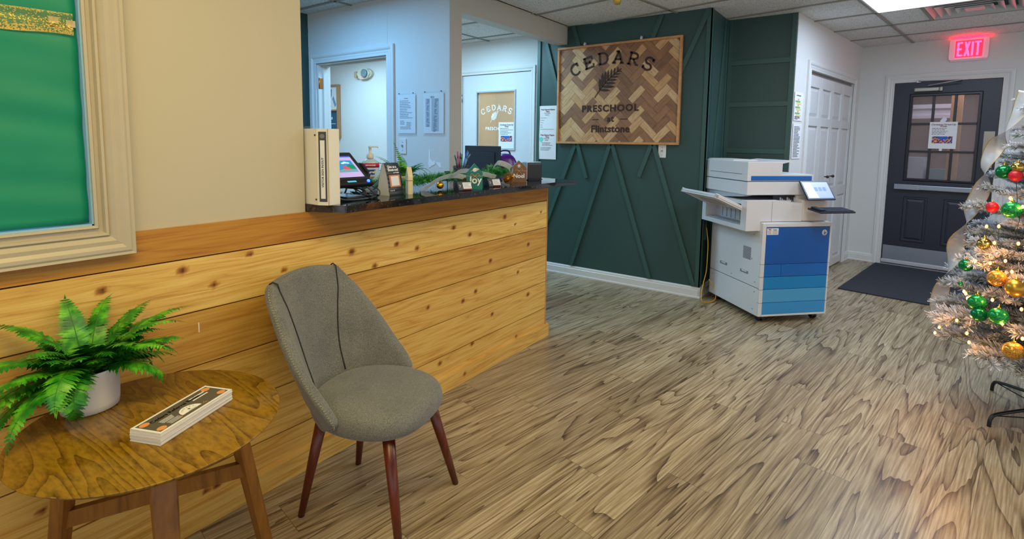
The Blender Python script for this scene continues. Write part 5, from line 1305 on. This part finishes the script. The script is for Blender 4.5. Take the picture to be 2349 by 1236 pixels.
# card stack
t = thing('card_stack', 'thick stack of grey printed referral cards on the side table', 'cards', (.477, 1.366, TZ + .0008), atan2(.393, .92))
rr = random.Random(8)
mb = MB(); n = 14
for k in range(n):
    dx, dy, a_ = rr.uniform(-.0008, .0008), rr.uniform(-.0008, .0008), rr.uniform(-.003, .003)
    mb.box(dx, .2316 + dx, dy, .090 + dy, k * .0021, k * .0021 + .0020, rot=Matrix.Rotation(a_, 3, 'Z'))
mb.build('card_block', M('card_edge_paper', (226, 222, 212), .7, var=.04, vscale=200), t)
def cardart(m4, parts=True):
    def bld(mb, nm, mat): mb.tf(m4); return mb.build(nm, mat, t)
    mb = MB(); mb.box(0, .2316, 0, .0895, 0, .0006); bld(mb, 'top_card', PAPER)
    mb = MB(); mb.box(.007, .2246, .007, .0825, .0006, .0008); bld(mb, 'printed_face', M('taupe_print', (88, 84, 74), .6))
    mb = MB()
    for (x, y) in ((.021, .070), (.021, .018), (.211, .070), (.211, .018)): mb.prism([(x + .012 * cos(q), y + .0095 * sin(q)) for q in [2 * pi * k / 18 for k in range(18)]], .0008, .0010, 'z')
    bld(mb, 'orange_seal', M('orange_print', (226, 150, 86), .6))
    flat = lambda q: Vector((q.x, q.z, .0011 - q.y * .0))
    mb = MB(); mb.text('Cedars Referral Bucks', .105, .062, .0155, 0, .00005, offset=.0003, f=flat, spacing=1.04)
    for i, yy in enumerate((.068, .055)): mb.box(.150, .200, yy - .0048, yy - .0005, .0009, .0011)
    for k in range(4): mb.box(.040, .078 - .002 * k, .048 - k * .0045, .0465 - k * .0045, .0009, .0011)
    for k in range(6): mb.box(.044, .080 - .003 * (k % 2), .0285 - k * .003, .0278 - k * .003, .0009, .0011)
    c = (.113, .018); mb.prism([(c[0] + .030 * cos(q), c[1] + .030 * sin(q)) for q in [pi * k / 16 for k in range(17)]], .0008, .00105, 'z')
    bld(mb, 'white_print', WHITEI)
    mb = MB()
    for k, ch in enumerate('CEDARS'): a_ = r_(140 - 100 * k / 5); mb.text(ch, c[0] + .0225 * cos(a_), c[1] + .0225 * sin(a_), .0065, 0, .00005, offset=.0001, f=lambda q: Vector((q.x, q.z, .00115)))
    mb.prism([(c[0] + .0035 * cos(q), c[1] + .011 + .0035 * sin(q)) for q in [2 * pi * k / 10 for k in range(10)]], .00106, .00116, 'z')
    mb.text('Flintstone', c[0] + .004, c[1] - .006 + .012 - .003, .0055, 0, .00005, f=lambda q: Vector((q.x, q.z, .00115)))
    bld(mb, 'dark_print', INKG)
    mb = MB()
    for x, s_ in ((.073, 1), (.160, -1)): mb.stroke([(x, .012), (x + .010 * s_, .018), (x + .004 * s_, .024)], .0015, 0, .0002); mb.stroke([(x, .018), (x + .016 * s_, .016)], .0012, 0, .0002)
    mb.tf(Matrix(((1, 0, 0, 0), (0, 0, 1, 0), (0, 1, 0, .0009), (0, 0, 0, 1)))); bld(mb, 'gold_flourish', M('gold_print', (196, 140, 70), .5))
cardart(Matrix.Translation(Vector((.001, .0005, .0300))))

# ------------------------------------------------------------------ upholstered chair
ch = thing('side_chair', 'grey fabric side chair with curved back and dark red wooden legs', 'chair', (1.20, 1.47, 0), atan2(.262, .965))
# local: +x to the viewer's right, -y is the front
mb = MB(); R0 = []
def seatring(s, z, fx=0):
    out = []
    for k in range(40):
        a = 2 * pi * k / 40; c_, s_ = cos(a), sin(a); e_ = .74
        x = .222 * (abs(c_) ** e_) * (1 if c_ > 0 else -1); y = (.235 if s_ < 0 else .215) * (abs(s_) ** (e_ if s_ > 0 else .86)) * (1 if s_ > 0 else -1)
        if y > 0: x *= 1 - .16 * (y / .215)
        out.append(Vector((x * s, y * s - .005, z + .006 * (y / .235 if y < 0 else 0) * (1))))
    return out
for s_, z in ((.50, .362), (.86, .362), (.95, .368), (.99, .384), (1.0, .405), (.985, .425), (.94, .440), (.82, .450), (.60, .456), (.3, .459), (.02, .460)): R0.append(seatring(s_, z))
mb.rings(R0); subsurf(mb.build('seat', FABRIC, ch), 1)
ZK = [.372, .41, .45, .54, .63, .745, .80, .830]
XE = [.205, .236, .246, .252, .248, .226, .208, .192]; YE = [.055, -.012, -.004, .072, .140, .222, .268, .284]; YC = [.190, .212, .225, .250, .270, .292, .300, .303]
def tab(T, z):
    i = 0
    while i < len(ZK) - 2 and z > ZK[i + 1]: i += 1
    q = (z - ZK[i]) / (ZK[i + 1] - ZK[i]); g = lambda k: T[max(0, min(len(T) - 1, k))]
    a0, b0, c0, d0 = g(i - 1), g(i), g(i + 1), g(i + 2)
    return .5 * (2 * b0 + (c0 - a0) * q + (2 * a0 - 5 * b0 + 4 * c0 - d0) * q * q + (3 * b0 - a0 - 3 * c0 + d0) * q ** 3)
def shell_pt(s, z, off=0.0):
    """s -1..1 across, z height, off outward from the inner face"""
    xe, ye, yc = tab(XE, z), tab(YE, z), tab(YC, z); a = abs(s); ex_ = 2.3
    x = (xe - .030) * s; y = yc - (yc - ye) * a ** ex_
    dy = -(yc - ye) * ex_ * a ** (ex_ - 1) / xe; nx_, ny_ = -dy * (1 if s >= 0 else -1), 1.0; l = sqrt(nx_ * nx_ + ny_ * ny_)
    arch = .020 * (1 - s * s) * max(0, (z - .70) / .13)
    return Vector((x + nx_ / l * off, y + ny_ / l * off, z + arch))
def shell_ring(z, th, o0=0.0):
    r = []; n = 26
    for k in range(n + 1): r.append(shell_pt(-1 + 2 * k / n, z, o0))
    for off in (.22, .5, .78): r.append(shell_pt(1.0, z, o0 + th * off) + Vector((.010, -.012, 0)) * sin(pi * off))
    for k in range(n + 1): r.append(shell_pt(1 - 2 * k / n, z, o0 + th))
    for off in (.78, .5, .22): r.append(shell_pt(-1.0, z, o0 + th * off) + Vector((-.010, -.012, 0)) * sin(pi * off))
    return r
TH = .044
rings = [shell_ring(.362, .012, .012), shell_ring(.366, .024, .006)] + [shell_ring(z, TH * min(1, .62 + (z - .372) * 6)) for z in (.376, .39, .41, .43, .45, .48, .51, .54, .57, .60, .63, .66, .69, .72, .745, .77, .79, .805, .818)] + [shell_ring(.829, .034, .005), shell_ring(.836, .018, .013)]
mb = MB(); mb.rings(rings); bk = mb.build('backrest', FABRIC, ch); subsurf(bk, 1)
PIP = M('dark_piping', (38, 38, 36), .8)
for sg in (-1, 1):
    mb = MB(); P = [shell_pt(sg * .96, .833, .030), shell_pt(sg * .955, .840, .016)]
    for k in range(15):
        q = k / 14; z = .834 - .39 * q; P.append(shell_pt(sg * (.40 + .55 * (1 - q) ** 2.4), z, -.0012))
    mb.tube(P, .0027, 6); mb.build('piping', PIP, ch)
for sg in (-1, 1):
    for dd in (0, .007):
        mb = MB(); P = [shell_pt(sg, .825 - .435 * k / 60, TH * (.62 - dd * 12 * (1 if k > 8 else k / 8)) * min(1, .62 + (.453 - .435 * k / 60) * 6)) + Vector((sg * .0105, -.0115, 0)) for k in range(61)]
        for k in range(0, 60): mb.tube([P[k].lerp(P[k + 1], .1), P[k].lerp(P[k + 1], .65)], .0007, 4)
        mb.build('edge_stitching', M('pale_thread', (190, 182, 160), .8), bk)
mb = MB(); mb.box(-.12, .12, -.14, .13, .350, .364, bev=.006); mb.build('underframe', BLACK, ch)
for (x0, y0, x1, y1) in ((.135, -.150, .200, -.233), (-.135, -.150, -.200, -.233), (.120, .130, .164, .200), (-.120, .130, -.164, .200)):
    mb = MB(); mb.tube([(x0, y0, .372), (x0 + (x1 - x0) * .5, y0 + (y1 - y0) * .5, .19), (x1, y1, .001)], [.0215, .017, .0115], 20); mb.build('leg', MAHOG, ch)

# ------------------------------------------------------------------ printer
pr = thing('office_printer', 'large white and blue office copier standing by the green corner', 'printer', (4.187, .717, 0), radians(-44.2))
PW_ = M('printer_white', (214, 214, 216), .38, var=.01); PG = M('printer_grey', (176, 180, 186), .42, var=.02); SEAM = M('seam_dark', (70, 76, 86), .6)
W_, D_ = .580, .672
mb = MB(); mb.box(0, W_, .012, D_, .050, .262, bev=.006); mb.box(0, W_, .012, D_, .264, .765, bev=.006); mb.build('cabinet', PW_, pr)
mb = MB(); mb.box(.002, W_ - .002, .014, D_ - .002, .2615, .2645); mb.build('cabinet_seam', SEAM, pr)
mb = MB(); mb.box(0, .030, -.006, .012, .052, .762, bev=.004); mb.box(.566, W_, -.006, .012, .052, .762, bev=.004); mb.box(.03, .566, -.006, .012, .052, .066, bev=.002); mb.box(.03, .566, -.006, .012, .732, .762, bev=.004); mb.build('front_frame', PW_, pr)
mb = MB()
for z in (.452, .355, .259, .157): mb.box(-.0005, .030, -.0068, .012, z - .001, z + .001); mb.box(.566, .5805, -.0068, .012, z - .001, z + .001)
mb.build('frame_seam', SEAM, pr)
blues = [('front_door', .453, .730, (0, 84, 168)), ('paper_drawer', .3565, .450, (0, 100, 184)), ('paper_drawer', .2605, .3535, (4, 130, 196)), ('paper_drawer', .1585, .2575, (72, 158, 210)), ('paper_drawer', .068, .1555, (52, 146, 208))]
for k, (nm, z0, z1, c) in enumerate(blues):
    mt = M('printer_blue_%d' % k, c, .42, var=.02)
    if k == 1:
        for (xa, xb) in ((.031, .1715), (.1735, .566)): mb = MB(); mb.box(xa, xb, -.003, .01, z0, z1, bev=.002); mb.build(nm, mt, pr)
    else: mb = MB(); mb.box(.031, .566, -.003, .01, z0, z1, bev=.002); mb.build(nm, mt, pr)
mb = MB(); mb.box(.036, .130, -.0045, -.003, .675, .724); stk = mb.build('service_sticker', PAPER, pr)
mb = MB(); mb.text('TRC', .058, .714, .014, -.0048, .0003, offset=.0008); mb.build('sticker_logo', M('sticker_red', (196, 30, 50), .5), stk)
mb = MB(); mb.text('imaging', .100, .713, .011, -.0048, .0003, offset=.0003)
for k in range(3): mb.box(.042, .070, -.005, -.0045, .700 - k * .009, .703 - k * .009); mb.box(.080, .122, -.005, -.0045, .700 - k * .009, .7025 - k * .009)
mb.build('sticker_text', INKG, stk)
mb = MB(); mb.lathe([(.001, -.0046), (.0215, -.0045), (.0225, -.003)], (.522, 0, .685), 28, axis='y'); mlg = mb.build('maker_logo', WHITEP, pr)
mb = MB()
lg = M('logo_blue', (0, 84, 168), .5)
mb.stroke([(.5135, .672), (.5205, .701)], .0032, -.0056, -.0047); mb.stroke([(.5165, .684), (.5205, .687), (.5215, .684), (.5185, .674)], .0028, -.0056, -.0047)
mb.stroke([(.5225, .668), (.5285, .692)], .0032, -.0056, -.0047); mb.stroke([(.5285, .691), (.5325, .690), (.5315, .681), (.5262, .680)], .0028, -.0056, -.0047); mb.build('logo_letters', lg, mlg)
# left side details (x=0 face)
mb = MB()
for k in range(15): z = .460 + k * .0065; mb.box(-.0008, .001, .118, .215, z, z + .003)
mb.build('side_vent', M('vent_black', (24, 28, 36), .6), pr)
for (y0, z0) in ((.42, .343), (.14, .343)):
    mb = MB(); mb.box(-.001, .001, y0, y0 + .10, z0, z0 + .022); chd = mb.build('carry_handle', M('recess_grey', (120, 126, 134), .5), pr)
    mb = MB(); mb.box(-.003, .0, y0 + .02, y0 + .08, z0 + .010, z0 + .020, bev=.001); mb.build('handle_bar', PW_, chd)
mb = MB()
for (y, z) in ((.05, .30), (.05, .225), (.06, .09), (.10, .47), (.35, .29), (.62, .225), (.09, .66)): mb.box(-.001, 0, y, y + .006, z, z + .008)
mb.build('side_screws', SEAM, pr)
# finisher bridging out to the left
fx = -.118
mb = MB(); yb = .640
mb.prism([(fx, .700), (.0, .700), (.0, .768), (.345, .768), (.345, .905), (.28, .908), (.16, .925), (fx, .925)], .030, .10, 'y'); mb.prism([(.0, .768), (.345, .768), (.345, .870), (.0, .870)], .10, yb, 'y')
mb.box(fx, 0, .585, yb, .700, .925); mb.box(fx, .30, .10, yb, .895, .918); mb.box(fx + .0, 0, .10, .585, .700, .735); mb.box(-.012, 0, .10, .585, .735, .895)
mb.build('finisher_unit', PW_, pr)
mb = MB(); mb.box(.0898, .0912, .0292, .031, .77, .92); mb.box(0, .345, .0294, .04, .7655, .7685); mb.build('finisher_seam', SEAM, pr)
mb = MB(); mb.box(-.10, -.014, .105, .58, .737, .742); mb.build('tray_floor', PG, pr)
mb = MB()
for k in range(7): mb.box(-.0155, -.012, .14 + .06 * k, .146 + .06 * k, .75, .86)
mb.build('tray_ribs', M('rib_grey', (150, 156, 164), .5), pr)
mb = MB(); mb.box(fx - .004, fx + .05, .12, .56, .873, .895); mb.build('exit_slot', M('slot_dark', (46, 40, 44), .6), pr)
# output tray rising outward
mb = MB(); s = Matrix.Translation(Vector((fx + .015, 0, .862))) @ Matrix.Rotation(radians(-152), 4, 'Y')
mb.box(0, .26, .085, .60, -.006, .006, bev=.003)
for y in (.085, .58): mb.box(0, .26, y, y + .02, -.024, .010, bev=.003)
mb.box(.235, .26, .085, .60, -.02, .012, bev=.003)
mb.tf(Matrix.Translation(Vector((fx + .015, 0, .850))) @ Matrix.Rotation(radians(180 + 24), 4, 'Y')); mb.build('output_tray', PW_, pr)
mb = MB(); mb.box(.06, .16, .22, .45, .007, .013, bev=.002); mb.tf(Matrix.Translation(Vector((fx + .015, 0, .850))) @ Matrix.Rotation(radians(180 + 24), 4, 'Y')); mb.build('tray_underside', M('tray_tan', (176, 168, 158), .5), pr)
# scanner and document feeder
sx0, sx1 = -.085, .470
mb = MB(); mb.box(sx0, sx1, .085, .655, .962, 1.062, bev=.006); mb.build('scanner_body', PW_, pr)
mb = MB(); mb.prism([(.10, .962), (.655, .962), (.655, .905), (.56, .905), (.16, .945)], sx0 + .01, sx0 + .06, 'x'); mb.box(.02, .40, .45, .655, .900, .965); mb.box(sx0 + .01, .10, .42, .655, .915, .965); mb.build('scanner_support', PG, pr)
mb = MB(); mb.box(sx0, sx1, .090, .655, 1.066, 1.118, bev=.004); mb.box(sx0, .205, .090, .655, 1.112, 1.212, bev=.005); mb.prism([(sx0, 1.205), (.16, 1.208), (.12, 1.222), (sx0 + .02, 1.222)], .30, .655, 'y'); mb.build('document_feeder', PW_, pr)
mb = MB(); mb.box(sx0 + .03, sx1 - .014, .0865, .091, 1.072, 1.106, bev=.001); mb.build('blue_stripe', M('stripe_blue', (0, 96, 178), .4), pr)
mb = MB(); mb.box(sx0 - .0005, sx1, .0895, .65, 1.0615, 1.0665); mb.box(sx0 - .001, sx0, .16, .60, 1.115, 1.118); mb.build('feeder_seam', SEAM, pr)
mb = MB(); mb.prism([(.205, 1.185), (.345, 1.215), (.345, 1.222), (.205, 1.205)], .16, .60, 'y'); mb.prism([(.205, 1.14), (.235, 1.17), (.235, 1.185), (.205, 1.185)], .16, .60, 'y'); mb.build('feeder_tray', PW_, pr)
# dark output gap
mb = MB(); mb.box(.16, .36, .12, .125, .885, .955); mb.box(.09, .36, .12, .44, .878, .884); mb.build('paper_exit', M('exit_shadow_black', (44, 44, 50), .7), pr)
mb = MB()
for k in range(10): mb.box(.20 + k * .015, .208 + k * .015, .112, .12, .885, .912 + .01 * ((k * 3) % 4))
mb.build('exit_fingers', M('finger_grey', (168, 174, 180), .5), pr)
# control box, touch screen, keyboard
mb = MB(); mb.box(.340, .560, .020, .30, .768, .93, bev=.012); mb.box(.345, .470, .10, .60, .768, .962, bev=.006); mb.build('control_box', M('printer_beige', (206, 196, 188), .45), pr)
mb = MB(); mb.box(-.118, .118, 0, .165, -.012, 0, bev=.003); TS = Matrix.Translation(Vector((.450, -.040, .940))) @ Matrix.Rotation(radians(52), 4, 'X'); mb.tf(TS); scn = mb.build('touch_screen', M('screen_bezel_navy', (30, 40, 60), .3), pr)
mb = MB(); mb.box(-.106, .106, .014, .153, .0002, .001); mb.tf(TS); mb.build('display', SCR('display_lilac', (150, 164, 206), .30), scn)
mb = MB(); mb.prism([(-.106, .014), (-.018, .014), (-.042, .153), (-.106, .153)], .0011, .0015, 'z'); mb.tf(TS); mb.build('display_reflection_panel', SCR('display_white', (206, 226, 240), .45), scn)
mb = MB()
for k in range(3): mb.box(-.026 + k * .036, .0 + k * .036, .075, .108, .0016, .0019)
mb.tf(TS); mb.build('menu_tiles', SCR('tile_blue', (86, 116, 180), .3), scn)
mb = MB(); mb.box(-.135, .155, -.115, .020, -.008, .006, bev=.004); KB = Matrix.Translation(Vector((.490, -.030, .868))) @ Matrix.Rotation(radians(6), 4, 'X'); mb.tf(KB); kbt = mb.build('keyboard_tray', M('keyboard_navy', (26, 34, 54), .4), pr)
mb = MB()
for r in range(5):
    for c in range(13): mb.box(-.075 + c * .0172, -.0605 + c * .0172, -.105 + r * .0235, -.086 + r * .0235, .006, .011, bev=.0012)
mb.tf(KB); mb.build('keys', M('key_black', (40, 48, 66), .45), kbt)
mb = MB(); mb.box(-.128, -.085, -.10, .0, .006, .022, bev=.008); mb.tf(KB); mb.build('card_reader', M('reader_navy', (22, 28, 46), .35), kbt)
for (x, y) in ((.06, .06), (.52, .06), (.06, .62), (.52, .62)):
    mb = MB(); mb.lathe([(.001, -.022), (.020, -.022), (.024, -.016), (.024, -.008), (.012, -.006), (.012, .006), (.024, .008), (.024, .016), (.020, .022), (.001, .022)], (x, y, .0245), 16, axis='x'); mb.box(x - .008, x + .008, y - .01, y + .01, .03, .052); mb.build('caster', BLACK, pr)
# cords
mb = MB(); mb.tube(spline([(4.62, 1.235, .62), (4.56, 1.20, .50), (4.545, 1.195, .36), (4.55, 1.20, .25), (4.50, 1.205, .16), (4.435, 1.20, .08), (4.42, 1.19, .025), (4.46, 1.17, .006), (4.53, 1.13, .006), (4.585, 1.12, .03), (4.60, 1.14, .10), (4.575, 1.18, .18)], 10), .0034, 8)
setp(mb.build('power_cord', M('yellow_cord', (232, 172, 0), .4)), 'bright yellow extension cord looping to the floor behind the copier', 'cord')
mb = MB(); mb.tube(spline([(4.66, 1.235, .12), (4.60, 1.22, .05), (4.63, 1.21, .008), (4.70, 1.19, .006), (4.68, 1.15, .02)], 8), .004, 8)
setp(mb.build('power_cord', M('grey_cord', (96, 92, 84), .5)), 'dark grey cord coiled on the floor beside the green corner baseboard', 'cord')
# ------------------------------------------------------------------ Christmas tree
TC = Vector((3.54, -.78, 0)); rr = random.Random(21)
NEED, nt, b = newmat('flocked_needle'); N = nt.nodes; L = nt.links
at = N.new('ShaderNodeAttribute'); at.attribute_name = 'flock'
cr = N.new('ShaderNodeValToRGB'); e = cr.color_ramp.elements; e[0].position = 0; e[0].color = lin((34, 60, 38)); e[1].position = .9; e[1].color = lin((222, 228, 240)); x = e.new(.35); x.color = lin((110, 124, 104))
L.new(at.outputs['Fac'], cr.inputs[0]); L.new(cr.outputs[0], b.inputs['Base Color']); b.inputs['Roughness'].default_value = .8
def branch_mesh(seed, L_=1.0):
    """branch of unit length along +x with sub-twigs, flocked needles"""
    rr = random.Random(seed); bm = bmesh.new(); fl = []
    def strip(a, b_, w, f0, f1):
        d = (b_ - a).normalized(); s_ = d.cross(Vector((rr.uniform(-1, 1), rr.uniform(-1, 1), rr.uniform(-1, 1))))
        if s_.length < .05: return
        s_ = s_.normalized() * w
        vs = [bm.verts.new(v) for v in (a - s_, a + s_, b_ + s_ * .5, b_ - s_ * .5)]; fl.extend([f0, f0, f1, f1]); bm.faces.new(vs)
    def twig(p0, d, ln, nn, base):
        n = int(nn * ln)
        for k in range(n):
            t_ = k / n; p = p0 + d * ln * t_ + Vector((0, 0, -.03 * ln * t_ * t_))
            v = Vector((rr.gauss(0, 1), rr.gauss(0, 1), rr.gauss(0, 1))); v -= d * v.dot(d); 
            if v.length < .1: continue
            v = (v.normalized() * .85 + d * .75).normalized()
            up = max(0, v.z) * .5 + .28; fk = min(1, max(0, base * (.22 + up) + rr.uniform(-.20, .26) + .32 * t_))
            strip(p, p + v * rr.uniform(.05, .085), .0050, fk * .55, fk)
        # cap needles
    main = Vector((1, 0, 0))
    bm_w = []
    for t_ in [k / 9 for k in range(2, 10)]:
        for s_ in (1, -1):
            a_ = s_ * rr.uniform(.5, .95); d = Vector((cos(a_), sin(a_), rr.uniform(-.12, .28))).normalized()
            twig(Vector((t_, 0, .03 * rr.uniform(-1, 1))), d, (.46 * (1.12 - t_) + .12) * rr.uniform(.8, 1.1), 420, .6 + .5 * t_)
    twig(Vector((.45, 0, 0)), Vector((1, 0, .05)).normalized(), .60, 420, 1.0)
    me = bpy.data.meshes.new('branch'); bm.to_mesh(me); bm.free(); attr(me, 'flock', fl); me.materials.append(NEED); return me
BR = [branch_mesh(s) for s in (1, 2, 3, 4)]
tree = thing('christmas_tree', 'flocked artificial Christmas tree cut off by the right edge of the photo', 'tree', TC)
mb = MB(); mb.tube([(0, 0, .10), (0, 0, 1.2), (0, 0, 2.15)], [.022, .018, .008], 10); mb.build('trunk', M('tree_pole', (46, 70, 44), .6), tree)
def R_at(z): return max(.05, .67 - .245 * z)
tips = []
za = .40; k = 0
view_left = atan2(.976, .214)   # direction to the photo-left of the axis
while za < 2.05:
    R = R_at(za); n = 11 if za < 1.3 else 9
    for j in range(n):
        a = 2 * pi * (j + .5 * (k % 2)) / n + rr.uniform(-.12, .12); LL = R * rr.uniform(.78, .95)
        el = radians(rr.uniform(-8, 10) + 12 * za * .5)
        o = bpy.data.objects.new('branch', BR[rr.randrange(4)]); COL.objects.link(o); o.parent = tree
        o.location = (0, 0, za - LL * sin(el) * .3 + rr.uniform(-.03, .03)); o.scale = (LL / 1.03, LL / 1.03 * .9, LL / 1.03 * .9); o.rotation_euler = (0, -el, a)
        tips.append((a, LL, el, o.location.z))
    za += .10; k += 1
for (fx_, fy_) in ((3.83, -.556), (3.313, -.484), (3.25, -1.004), (3.767, -1.076)):
    d = Vector((fx_, fy_, 0)) - TC
    mb = MB(); mb.tube(spline([(0, 0, .115), d * .5 + Vector((0, 0, .085)), d * .90 + Vector((0, 0, .062)), d * .985 + Vector((0, 0, .040)), d + Vector((0, 0, .001))], 8), .0085, 10); mb.build('stand_leg', M('black_enamel', (22, 24, 24), .35), tree)
    mb = MB(); mb.tube([d * .95 + Vector((0, 0, .055)), Vector((0, 0, .03))], .003, 6); mb.build('stand_brace', M('black_enamel'), tree)
mb = MB(); mb.tube([(0, 0, .02), (0, 0, .24)], .028, 12); mb.build('stand_socket', M('black_enamel'), tree)

# pixel-measured spots on the tree's photo side, as (left offset from the axis plane, height, forward offset)
vdir = Vector((TC.x, TC.y, 0)).normalized(); left = Vector((-vdir.y, vdir.x, 0))
def spot(l, z, fwd=None):
    if fwd is None:
        R = R_at(z) + .02; fwd = sqrt(max(.0, R * R - l * l)) * .92
    return TC + left * l - vdir * fwd + Vector((0, 0, z))
def bauble(name, label, px, r, mat, fwd=None, sz=1.0, group=None):
    l, z = px; c = spot(l, z, fwd); s_ = (c - Vector((0, 0, 1.35))).length / (spot(l, z, 0) - Vector((0, 0, 1.35))).length
    t = thing(name, label, 'ornament', c, 0, group)
    mb = MB(); mb.ball((0, 0, 0), r, 28, 0, sz); mb.build('ball', mat, t)
    mb = MB(); mb.lathe([(r * .20, r * sz * .93), (r * .20, r * sz * 1.12), (r * .06, r * sz * 1.14), (.0008, r * sz * 1.5)], seg=10); mb.build('cap', GOLD, t)
    return t
def glit(name, c, metal=.5, rough=.25, sc_=260, dark=.45):
    m, nt, b = newmat(name); N = nt.nodes; L = nt.links; tc = N.new('ShaderNodeTexCoord'); v = N.new('ShaderNodeTexVoronoi'); v.inputs['Scale'].default_value = sc_; L.new(tc.outputs['Object'], v.inputs['Vector'])
    s_ = N.new('ShaderNodeSeparateColor'); L.new(v.outputs['Color'], s_.inputs[0]); mx = N.new('ShaderNodeMix'); mx.data_type = 'RGBA'; c_ = lin(c)
    mx.inputs[6].default_value = tuple(q * dark for q in c_[:3]) + (1,); mx.inputs[7].default_value = tuple(min(1, q * 1.5 + .02) for q in c_[:3]) + (1,); L.new(s_.outputs[0], mx.inputs[0]); L.new(mx.outputs[2], b.inputs['Base Color'])
    b.inputs['Metallic'].default_value = metal; b.inputs['Roughness'].default_value = rough
    bp = N.new('ShaderNodeBump'); bp.inputs['Strength'].default_value = .5; bp.inputs['Distance'].default_value = .002; L.new(s_.outputs[1], bp.inputs['Height']); L.new(bp.outputs[0], b.inputs['Normal']); return m
GG = glit('green_glitter', (6, 150, 70)); YG = glit('gold_glitter', (206, 150, 50)); GS = M('green_satin', (6, 120, 66), .18, metal=.5, var=.02); GM = M('gold_matte_ball', (200, 156, 60), .3, metal=.8, var=.02); GSH = M('gold_shiny_ball', (216, 184, 100), .08, metal=1, var=0); RD = M('red_glitter_ball', (190, 16, 40), .4, var=.2)
import json
SPOTS = [('shiny gold ball high on the tree beside a green ball', 0.2362, 1.2548, 0.0261, 'GSH'), ('satin green ball near the top, half hidden by a flocked tip', 0.2844, 1.231, 0.033, 'GS'), ('small red ball tucked beside the high green ball', 0.2398, 1.2166, 0.0262, 'RD'), ('large green ball hanging alone below the red ones', 0.2376, 1.0621, 0.038, 'GG'), ('dark red ball half hidden at the left edge of the tree', 0.3098, 1.0624, 0.0249, 'RD'), ('shiny gold ball at the left of the tree, mid height', 0.3214, 0.8892, 0.029, 'GSH'), ('shiny green ball low on the left, above the glowing bulbs', 0.3796, 0.772, 0.0298, 'GS'), ('glittery gold ball beside a larger matte gold ball', 0.257, 0.7496, 0.0359, 'YG'), ('large matte gold ball at the right edge of the photo', 0.1902, 0.7243, 0.0387, 'GM'), ('sparkly bright green ball, uppermost of the low group of three', 0.3168, 0.6219, 0.0368, 'GG'), ('green ball half hidden by a flocked tip, left of the low pair', 0.3028, 0.5717, 0.0324, 'GS'), ('glittery green ball, rightmost of the low group of three', 0.2354, 0.588, 0.0374, 'GG'), ('glittery gold ball hanging lowest on the tree', 0.1729, 0.4612, 0.0382, 'YG'), ('tiny green ball glimpsed at the left edge below the gold balls', 0.3917, 0.6814, 0.0107, 'GS')]
mt_ = {'GG': GG, 'YG': YG, 'GS': GS, 'GM': GM, 'GSH': GSH, 'RD': RD}
for (lb, l, z, r, mk) in SPOTS:
    bauble('christmas_ball', lb, (l, z), r, mt_[mk], group='balls on the Christmas tree')
# string of lights
t = thing('string_lights', 'string of small glowing amber lights wound through the Christmas tree', 'lights', TC)
BULB = M('bulb_glow', (255, 214, 160), .3, emit=5, ecol=(255, 112, 32), var=0)
BL = [(0.4687, 0.4124), (0.4531, 0.4475), (0.3279, 0.5549), (0.384, 0.5113), (0.3636, 0.6444), (0.354, 0.626), (0.3382, 0.4719), (0.3254, 0.4363), (0.3448, 0.802), (0.2883, 0.8086), (0.2828, 0.9028), (0.2183, 0.5613), (0.2096, 0.7912), (0.1632, 0.6412), (0.2376, 1.2074), (0.2476, 1.1132), (0.2022, 1.0804), (0.3718, 0.6513), (0.2362, 0.8323), (0.3207, 0.9701), (0.2004, 0.9174), (0.1487, 0.5208), (0.2627, 0.6508), (0.2755, 0.9797)]
pts = []
for (l, z) in BL:
    c = spot(l, z) - TC; c = c + Vector(c).normalized() * .0; pts.append(c)
    mb = MB(); mb.ball(c, .0062, 8, 0, 1.5); mb.build('bulb', BULB, t)
    point('bulb_lamp', TC + c + (-vdir) * .012, .26, (1, .36, .08), .008)
for k in range(22):   # glow from the far and inner side of the string
    a = rr.uniform(0, 2 * pi); z = rr.uniform(.4, 1.7); R = R_at(z) * rr.uniform(.45, .8); c = Vector((R * cos(a), R * sin(a), z))
    mb = MB(); mb.ball(c, .0062, 8, 0, 1.5); mb.build('bulb', BULB, t); point('bulb_lamp', TC + c, .10, (1, .40, .10), .01)
mb = MB(); pts.sort(key=lambda q: q.z)
for a_, b_ in zip(pts, pts[1:]):
    if (a_ - b_).length < .45: mb.tube(spline([a_, (a_ + b_) / 2 * .93, b_], 4), .0014, 5)
mb.build('wire', M('green_wire', (24, 50, 30), .6), t)
# long sheer ribbon
RM, nt, b = newmat('sheer_white_mesh'); b.inputs['Base Color'].default_value = lin((206, 208, 212)); b.inputs['Alpha'].default_value = .6; b.inputs['Roughness'].default_value = .35; b.inputs['Metallic'].default_value = .2
RE = M('gold_ribbon_edge', (196, 170, 100), .3, metal=.6)
RP = [(0.242, 1.6156, 0.06), (0.2716, 1.508, 0.06), (0.3186, 1.4061, 0.06), (0.3384, 1.3517, 0.06), (0.3693, 1.2629, 0.06), (0.37, 1.1852, 0.06), (0.3782, 1.1176, 0.06), (0.4084, 1.0244, 0.06), (0.4247, 0.9424, 0.06), (0.4526, 0.8458, 0.06), (0.4589, 0.7628, 0.06), (0.4804, 0.6641, 0.06), (0.4959, 0.577, 0.06), (0.5072, 0.4777, 0.06), (0.5084, 0.3922, 0.06), (0.5151, 0.329, 0.06)]
P = [spot(l, z, f) for (l, z, f) in RP]
def wdir(t_):
    q = t_ * 15.0
    return (left * cos(q) * .95 + Vector((0, 0, 1)) * .55 + vdir * sin(q) * .75)
ribbon('ribbon', 'sheer white gold-edged ribbon hanging in twists down the left side of the tree', P, .075, [RM, RE], wd=wdir, n=10)
